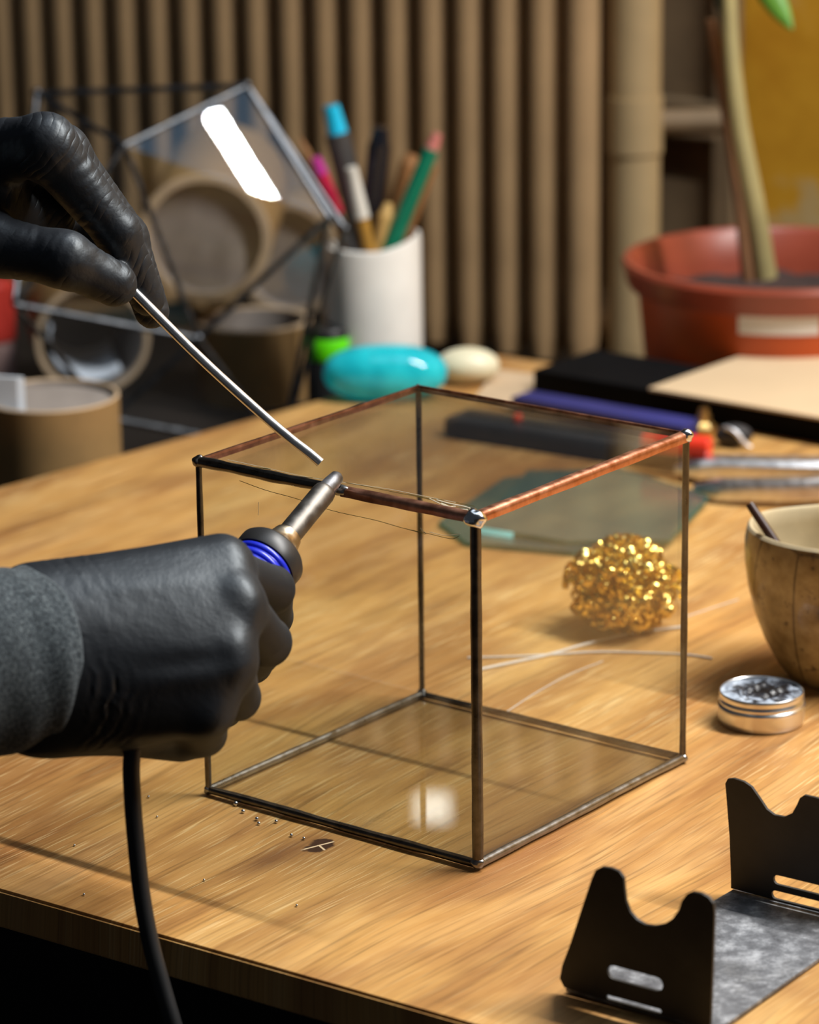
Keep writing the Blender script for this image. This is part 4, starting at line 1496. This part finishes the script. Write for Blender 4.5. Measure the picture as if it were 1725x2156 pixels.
V, Fc = superball(q + UP * .0165, (rx, .021, .0175), .88)
G().add(V, Fc).build('shell', 'cyan', cy, sharp=None)
M['cyan_inner'] = mat('pale_cyan_core', srgb(130, 205, 205), 0.4, var=0.05)
G().lathe(q + np.array([.008, -.006, .0165]), [(0, 0), (.013, 0), (.013, .012), (0, .012)], 28, (0, 1, 0)).build('core', 'cyan_inner', cy)

# jar with lime band, standing on the bench
jc = aty(692, 770, .885); jc[2] = SH
jar = thing('jar', 'small black jar with a lime green band beside the white pen holder', 'jar', jc)
jr = 46 * mpp(jc)
zl = float(aty(692, 752, .885)[2]); zh = float(aty(692, 706, .885)[2])
G().lathe(jc, [(0, 0), (jr * .96, 0), (jr, .002), (jr, zl - SH), (jr * .97, zl - SH + .001), (jr * .97, zh - SH), (jr, zh - SH + .001), (jr, zh - SH + .004), (jr * .9, zh - SH + .006), (0, zh - SH + .006)], 36).build('body', 'black_plastic', jar)
G().lathe(jc, [(jr * 1.0, zl - SH), (jr * 1.03, zl - SH + .001), (jr * 1.03, zh - SH - .001), (jr * 1.0, zh - SH)], 36).build('band', 'lime', jar)

# ------------------------------------------------------------------ pen holder and what stands in it
hc = aty(790, 745, .905); hc[2] = SH
hr = 100 * mpp(hc)
zt_ = float(aty(790, 535, .905 - hr)[2])
ph_ = thing('pen_holder', 'white ceramic pen holder with a slanting uneven rim', 'pen holder', hc)
g = G()
h_ = zt_ - SH
g.lathe(hc, [(0, 0), (hr * .97, 0), (hr, .003), (hr, h_ * .5), (hr * .99, h_ - .004), (hr * .97, h_), (hr * .90, h_ + .0006), (hr * .86, h_ - .003), (hr * .86, .008), (0, .006)], 64)
g.v = [np.array(p) + UP * max(0, (p[2] - SH - h_ * .6) / (h_ * .4)) * (.0085 * max(0, (p[0] - hc[0]) / hr) ** 1.5 - .002 * (1 if False else 0)) for p in g.v]
g.build('cup', 'white_ceramic', ph_, sharp=50)


def stick_in_cup(name, label, cat, pts, rads, parts_m, Y=None, seg=16, squash=None):
    """pts: pixel polyline from top to where it enters; parts: list of (from,to,material,partname)"""
    P_ = [aty(x, y, Yk) for x, y, Yk in pts]
    return P_


def rod(name, label, cat, top_px, low_px, Yt, Yl, segs_, group=None):
    """a straight rod from its top to inside the cup. segs_: (part, t0, t1, r0px, r1px, material)"""
    a = aty(top_px[0], top_px[1], Yt); b = aty(low_px[0], low_px[1], Yl)
    d = b - a
    # carry on into the cup
    bot_ = b + d / np.linalg.norm(d) * .035
    L = np.linalg.norm(bot_ - a)
    Lv = np.linalg.norm(d)
    t_ = thing(name, label, cat, bot_, group)
    m_ = mpp(a)
    for (pn, t0, t1, r0, r1, mm) in segs_:
        s0 = t0 * Lv; s1 = t1 * Lv if t1 <= 1 else L
        dd = d / Lv
        n_ = 6
        prof = [(0, s0)] + [((r0 + (r1 - r0) * k / n_) * m_, s0 + (s1 - s0) * k / n_) for k in range(n_ + 1)] + [(0, s1)]
        G().lathe(a, prof, 18, dd).build(pn, mm, t_)
    return t_


M['green_paint'] = mat('green_pencil_paint', (0.0, 0.20, 0.11, 1), 0.35, var=0.1)
M['pink'] = mat('pink_rubber', srgb(200, 120, 110), 0.7, var=0.1)
M['magenta'] = mat('magenta_plastic', (0.55, 0.012, 0.06, 1), 0.35, var=0.1)
M['magenta_cap'] = mat('magenta_cap', (0.50, 0.03, 0.28, 1), 0.35, var=0.1)
M['cyan_light'] = mat('cyan_gloss', (0.02, 0.55, 0.85, 1), 0.1, var=0.1)
M['grey_pen'] = mat('dark_grey_plastic', (0.055, 0.050, 0.048, 1), 0.45, var=0.1)
M['white_pl'] = mat('white_plastic', srgb(224, 220, 210), 0.4, var=0.05)
M['ochre_wood'] = mat('golden_wood', srgb(178, 132, 52), 0.5, var=0.15)
M['pale_wood'] = mat('pale_wood', srgb(206, 168, 100), 0.6, var=0.12)
M['brown_wood'] = mat('brown_wood', srgb(150, 104, 60), 0.6, var=0.15)
M['ink'] = mat('glossy_black', (0.010, 0.011, 0.016, 1), 0.15, var=0.1)
Yc = hc[1]
rod('pencil', 'brown wooden pencil leaning left behind the magenta pen', 'pencil', (632, 290), (735, 530), Yc + .012, Yc + .012, [('tip', 0, .12, 3, 9, 'brown_wood'), ('shaft', .12, 2, 10, 10, 'brown_wood')])
rod('pen', 'red pen with magenta cap leaning left in the holder', 'pen', (664, 332), (738, 520), Yc - .002, Yc, [('cap', 0, .18, 11, 14, 'magenta_cap'), ('body', .18, .62, 14, 14, 'magenta'), ('shaft', .62, 2, 10, 10, 'grey_pen')])
rod('pen', 'dark grey pen with a glossy cyan end rising highest in the holder', 'pen', (697, 222), (770, 530), Yc + .014, Yc + .010, [('end_cap', 0, .19, 17, 22, 'cyan_light'), ('body', .19, 2, 27, 24, 'grey_pen')])
rod('modelling_tool', 'white tipped tool with golden handle standing in the holder', 'tool', (740, 352), (778, 535), Yc - .020, Yc - .018, [('blade', 0, .58, 12, 17, 'white_pl'), ('handle', .58, 2, 15, 17, 'ochre_wood')])
rod('pen', 'glossy black pen standing between white tool and green pencil', 'pen', (803, 268), (775, 520), Yc + .006, Yc + .004, [('clip_end', 0, .14, 16, 22, 'ink'), ('body', .14, .7, 25, 22, 'ink'), ('shaft', .7, 2, 16, 14, 'ink')])
rod('wooden_dowel', 'pale wooden dowel with rounded end behind the green pencil', 'dowel', (868, 326), (812, 525), Yc + .016, Yc + .014, [('end', 0, .1, 14, 20, 'brown_wood'), ('shaft', .1, 2, 20, 18, 'brown_wood')])
rod('wooden_stick', 'short pale wooden stick between black pen and green pencil', 'stick', (818, 428), (800, 530), Yc - .006, Yc - .008, [('end', 0, .25, 8, 17, 'pale_wood'), ('shaft', .25, 2, 19, 18, 'pale_wood')])
rod('pencil', 'green painted pencil with pink end leaning right in the holder', 'pencil', (922, 282), (822, 522), Yc - .012, Yc - .012, [('rubber', 0, .13, 10, 15, 'pink'), ('shaft', .13, 2, 17, 19, 'green_paint')])
rod('wooden_stick', 'thin brown stick leaning right just behind the green pencil', 'stick', (914, 350), (845, 525), Yc + .003, Yc + .003, [('shaft', 0, 2, 9, 10, 'brown_wood')])

# ------------------------------------------------------------------ plant pot
pc = aty(1642, 550, .885)
zr = float(pc[2]); pc = pc.copy()
pr_ = 332 * mpp(pc)
pc[2] = SH
hp = zr - SH
pot = thing('potted_plant', 'terracotta pot with a bare pale stem standing behind the table', 'potted plant', pc)
G().lathe(pc, [(0, 0), (pr_ * .78, 0), (pr_ * .80, .003), (pr_ * .90, hp - .015), (pr_ * .93, hp - .013)], 72).build('pot', 'terracotta', pot)
G().lathe(pc, [(pr_ * .90, hp - .0160), (pr_ * .955, hp - .0150), (pr_ * .97, hp - .012), (pr_ * .985, hp - .004), (pr_, hp), (pr_ * .985, hp + .003), (pr_ * .95, hp + .003), (pr_ * .92, hp), (pr_ * .88, hp - .022), (pr_ * .86, hp - .03)], 72).build('pot_rim', 'terracotta_rim', pot)
g = G().lathe(pc, [(pr_ * .88, hp - .026)] + [(pr_ * .88 * (1 - k / 10), hp - .026) for k in range(1, 10)] + [(0, hp - .026)], 48)
g.v = [np.array(p) + UP * .003 * math.sin(p[0] * 130 + 1) * math.sin(p[1] * 160) for p in g.v]
g.build('soil', 'soil', pot, sharp=None)
# label: follows the pot's wall
rl = pr_ * .885
V = []; Fc = []
aL = -PI / 2
lx0, lx1 = aty(1556, 675, pc[1] - rl * .9)[0], aty(1722, 675, pc[1] - rl * .9)[0]
a0 = math.acos(np.clip((lx0 - pc[0]) / rl, -1, 1)); a1 = math.acos(np.clip((lx1 - pc[0]) / rl, -1, 1))
zl0 = float(aty(1640, 706, pc[1] - rl)[2]); zl1 = float(aty(1640, 650, pc[1] - rl)[2])
zl0 -= SH; zl1 -= SH
for k in range(13):
    a = -(a0 + (a1 - a0) * k / 12)
    for zz in (zl0, zl1):
        rz = pr_ * (.80 + .10 * (zz - .003) / (hp - .018))
        for off in (.0003, .0012):
            V.append(pc + np.array([math.cos(a) * (rz + off), math.sin(a) * (rz + off), zz]))
for k in range(12):
    b = k * 4; c = b + 4
    Fc += [(b + 1, c + 1, c + 3, b + 3), (b, b + 2, c + 2, c), (b, c, c + 1, b + 1), (b + 2, b + 3, c + 3, c + 2)]
Fc += [(0, 1, 3, 2), (48, 50, 51, 49)]
obj('label', V, Fc, 'white_label', pot)
Yp = pc[1]
stp = [aty(1612, 585, Yp - .02), aty(1590, 440, Yp - .02), aty(1560, 280, Yp - .015), aty(1544, 150, Yp - .01), aty(1537, 40, Yp - .005), aty(1532, -120, Yp)]
G().tube(spline(stp, 6), list(np.linspace(25, 14, 31) * mpp(stp[0])), 16).build('stem', 'stem', pot)
stk = [aty(1575, 590, Yp + .005), aty(1555, 400, Yp + .005), aty(1530, 230, Yp + .005), aty(1508, 90, Yp + .005), aty(1500, 40, Yp + .005)]
G().tube(spline(stk, 5), 13 * mpp(stk[0]), 12).build('stake', 'stake', pot)


def leaf(a, b, w, m, curl=.01):
    a = np.array(a); b = np.array(b)
    d = b - a; L = np.linalg.norm(d); d /= L
    s0 = np.cross(d, [0, 1, 0]); s0 /= np.linalg.norm(s0); nn = np.cross(s0, d)
    V = []; Fc = []
    n_ = 12
    for lay in (0, 1):
        for i in range(n_ + 1):
            t = i / n_
            ww = w * math.sin(PI * (t * .96 + .02)) ** .8
            for k in (-1, -.5, 0, .5, 1):
                V.append(a + d * L * t + s0 * ww * k + nn * (abs(k) * ww * .3 + curl * math.sin(PI * t) - lay * .0006))
    N5 = (n_ + 1) * 5
    for lay in (0, 1):
        for i in range(n_):
            for k in range(4):
                q_ = (lay * N5 + i * 5 + k, lay * N5 + i * 5 + k + 1, lay * N5 + (i + 1) * 5 + k + 1, lay * N5 + (i + 1) * 5 + k)
                Fc.append(q_ if lay == 0 else q_[::-1])
    for i in range(n_):
        for k in (0, 4):
            Fc.append((i * 5 + k, (i + 1) * 5 + k, N5 + (i + 1) * 5 + k, N5 + i * 5 + k))
    return obj('leaf', V, Fc, m, pot, sharp=None)


leaf(aty(1560, -120, Yp), aty(1668, 62, Yp - .02), .0085, 'leaf')
leaf(aty(1520, -150, Yp), aty(1535, 75, Yp + .0), .0075, 'leaf_dark', .004)
leaf(aty(1540, -140, Yp), aty(1480, -30, Yp + .02), .008, 'leaf')

# ------------------------------------------------------------------ geometric glass terrarium and cardboard tubes
vT = aty(520, 180, .885)
nB = np.array([0.28303, -0.74805, 0.60027])
onB = lambda x, y: atplane(x, y, vT, nB)
vt = {
    'T': vT, 'TL': aty(78, 196, .92), 'S': onB(262, 306), 'R2': onB(692, 458), 'M': aty(418, 712, .84), 'R': aty(726, 482, .8400),
    'B': aty(592, 950, .865), 'BL': aty(235, 880, .84), 'L': aty(30, 640, .80),
    'TLb': aty(112, 215, .96), 'Rb': aty(640, 360, .965), 'Lb': aty(70, 600, .95),
}
vt['B'][2] = SH + .0036; vt['BL'][2] = max(vt['BL'][2], SH + .0036)
ter = thing('glass_terrarium', 'faceted glass terrarium with dark metal seams in front of cardboard tubes', 'terrarium', np.array([vt['B'][0], vt['B'][1], SH]))
facets = [('TL', 'T', 'S'), ('TL', 'S', 'L'), ('S', 'T', 'R2'), ('S', 'R2', 'M'), ('S', 'M', 'L'), ('T', 'R', 'R2'), ('R2', 'R', 'B'), ('R2', 'B', 'M'), ('L', 'M', 'BL'), ('M', 'B', 'BL'), ('T', 'R', 'Rb'), ('TL', 'L', 'Lb', )]
for fk in facets:
    lp_ = [vt[k] for k in fk]
    n_ = np.cross(lp_[1] - lp_[0], lp_[2] - lp_[0]); n_ /= np.linalg.norm(n_)
    G().prism(lp_, n_ * .0010).build('pane', 'glass_blue', ter, smooth=False)
done = {frozenset(('S', 'R2'))}
M['seam_dark'] = solder_material('terrarium_seam', (0.06, 0.065, 0.07, 1), (0.18, 0.19, 0.21, 1), 0.35, 0.5)
for fk in facets:
    for k in range(len(fk)):
        a, b = fk[k], fk[(k + 1) % len(fk)]
        if frozenset((a, b)) in done:
            continue
        done.add(frozenset((a, b)))
        G().tube([vt[a], vt[b]], .0019, 8).build('seam', 'seam_dark', ter)
for k in ('T', 'R', 'TL', 'B', 'M'):
    G().ball(vt[k], .0034, 10, 8).build('joint', 'seam_dark', ter)


def tube_roll(label, c, axis, r, L, wall=.006, cap=None):
    c = np.array(c, float); axis = np.array(axis, float); axis /= np.linalg.norm(axis)
    t_ = thing('cardboard_tube', label, 'tube', c + axis * L / 2, 'cardboard tubes')
    G().lathe(c, [(r, .0005), (r, L - .0005)], 48, axis).build('outer_wall', 'kraft', t_)
    G().lathe(c, [(r - wall, .0005), (r - wall, L - .0005)], 48, axis).build('inner_wall', 'tube_inside', t_)
    G().lathe(c, [(r, .0005), (r - .0006, -.0004), (r - wall + .0006, -.0004), (r - wall, .0005)], 48, axis).build('rim', 'kraft_edge', t_)
    G().lathe(c, [(r, L - .0005), (r - .0006, L + .0004), (r - wall + .0006, L + .0004), (r - wall, L - .0005)], 48, axis).build('rim', 'kraft_edge', t_)
    if cap:
        G().lathe(c, [(0, cap), (r - wall * .9, cap), (r - wall * .9, cap + .004), (0, cap + .004)], 40, axis).build('end_cap', 'tube_inside', t_)
    return t_


c = aty(432, 502, 1.0)
tube_roll('cardboard tube whose open end faces the camera behind the terrarium', c, (.05, 1.0, .06), 140 * mpp(c), .15, 20 * mpp(c), cap=.009)
c = aty(606, 545, 1.155)
tube_roll('cardboard tube behind the right side of the terrarium, half hidden by the open one', c, (.30, .95, .02), 126 * mpp(c), .05, 20 * mpp(c), cap=.008)
c = aty(535, 672, 1.02)
tube_roll('upright cardboard tube at the bottom of the pile behind the terrarium', c, (0, 0, -1), 122 * mpp(c), float(c[2]) - SH - .0005, 16 * mpp(c))
c = aty(195, 715, .985)
t3 = tube_roll('cardboard tube with white paper inside behind the left of the terrarium', c, (-.18, .98, .02), 122 * mpp(c), .10, 14 * mpp(c))
M['paper'] = mat('white_sheet_paper', srgb(214, 222, 232), 0.8, var=0.03)
c3 = np.array(c); a3 = np.array((-.18, .98, .02)); a3 /= np.linalg.norm(a3)
pr3 = 92 * mpp(c)
# rolled sheet of paper lining the tube
V = []; Fc = []
u3 = np.cross(a3, UP); u3 /= np.linalg.norm(u3); w3 = np.cross(u3, a3)
n_ = 18
for i in range(n_ + 1):
    an = math.radians(160 + 150 * i / n_)
    for (rr, s) in ((pr3, .002), (pr3, .085), (pr3 - .001, .085), (pr3 - .001, .002)):
        V.append(c3 + a3 * s + (u3 * math.cos(an) + w3 * math.sin(an)) * rr)
for i in range(n_):
    for k in range(4):
        k2 = (k + 1) % 4
        Fc.append((i * 4 + k, i * 4 + k2, (i + 1) * 4 + k2, (i + 1) * 4 + k))
Fc += [(0, 1, 2, 3), (n_ * 4 + 3, n_ * 4 + 2, n_ * 4 + 1, n_ * 4)]
tag(obj('paper_sheet', V, Fc, 'paper', origin=c3, sharp=None), 'white sheet of paper rolled inside the left cardboard tube', 'paper')
c = aty(106, 832, .70)
r4 = 145 * mpp(c)
Lh = float(c[2]) - SH - .001
t4 = tube_roll('short cardboard tube standing upright at the lower left beyond the table edge', c, (0, 0, -1), r4, Lh, 9 * mpp(c))
G().lathe(c, [(0, .004), (r4 - .0025, .004), (r4 - .0025, .008), (0, .008)], 40, (0, 0, -1)).build('lid', 'tube_inside', t4)
# folded white paper standing in it
a = aty(-60, 850, .68); b = aty(38, 850, .675)
V = [a + UP * -.014, b + UP * -.014, b + UP * .016, a + UP * .018]
tag(G().prism([np.array(p) for p in V], (0.004, .0015, 0)).build('paper_scrap', 'paper', origin=a, smooth=False), 'white paper scrap standing in the short tube at the left', 'paper')
# red bottle at the far left edge
q = aty(-22, 700, 1.03)
q[2] = SH
rb = thing('red_bottle', 'red bottle cut by the left photo edge below the upper hand', 'bottle', q)
z1 = float(aty(-22, 590, 1.03)[2]) - SH
M['red_gloss'] = mat('red_bottle_plastic', srgb(196, 60, 50), 0.35, var=0.1)
M['pale_pink'] = mat('pale_label', srgb(170, 140, 134), 0.6, var=0.1)
G().lathe(q, [(0, 0), (.017, 0), (.018, .002), (.018, z1 * .45), (.017, z1 * .5)], 28).build('body', 'pale_pink', rb)
G().lathe(q, [(.017, z1 * .5), (.0185, z1 * .51), (.0185, z1 * .97), (.016, z1), (0, z1)], 28).build('cap', 'red_gloss', rb)
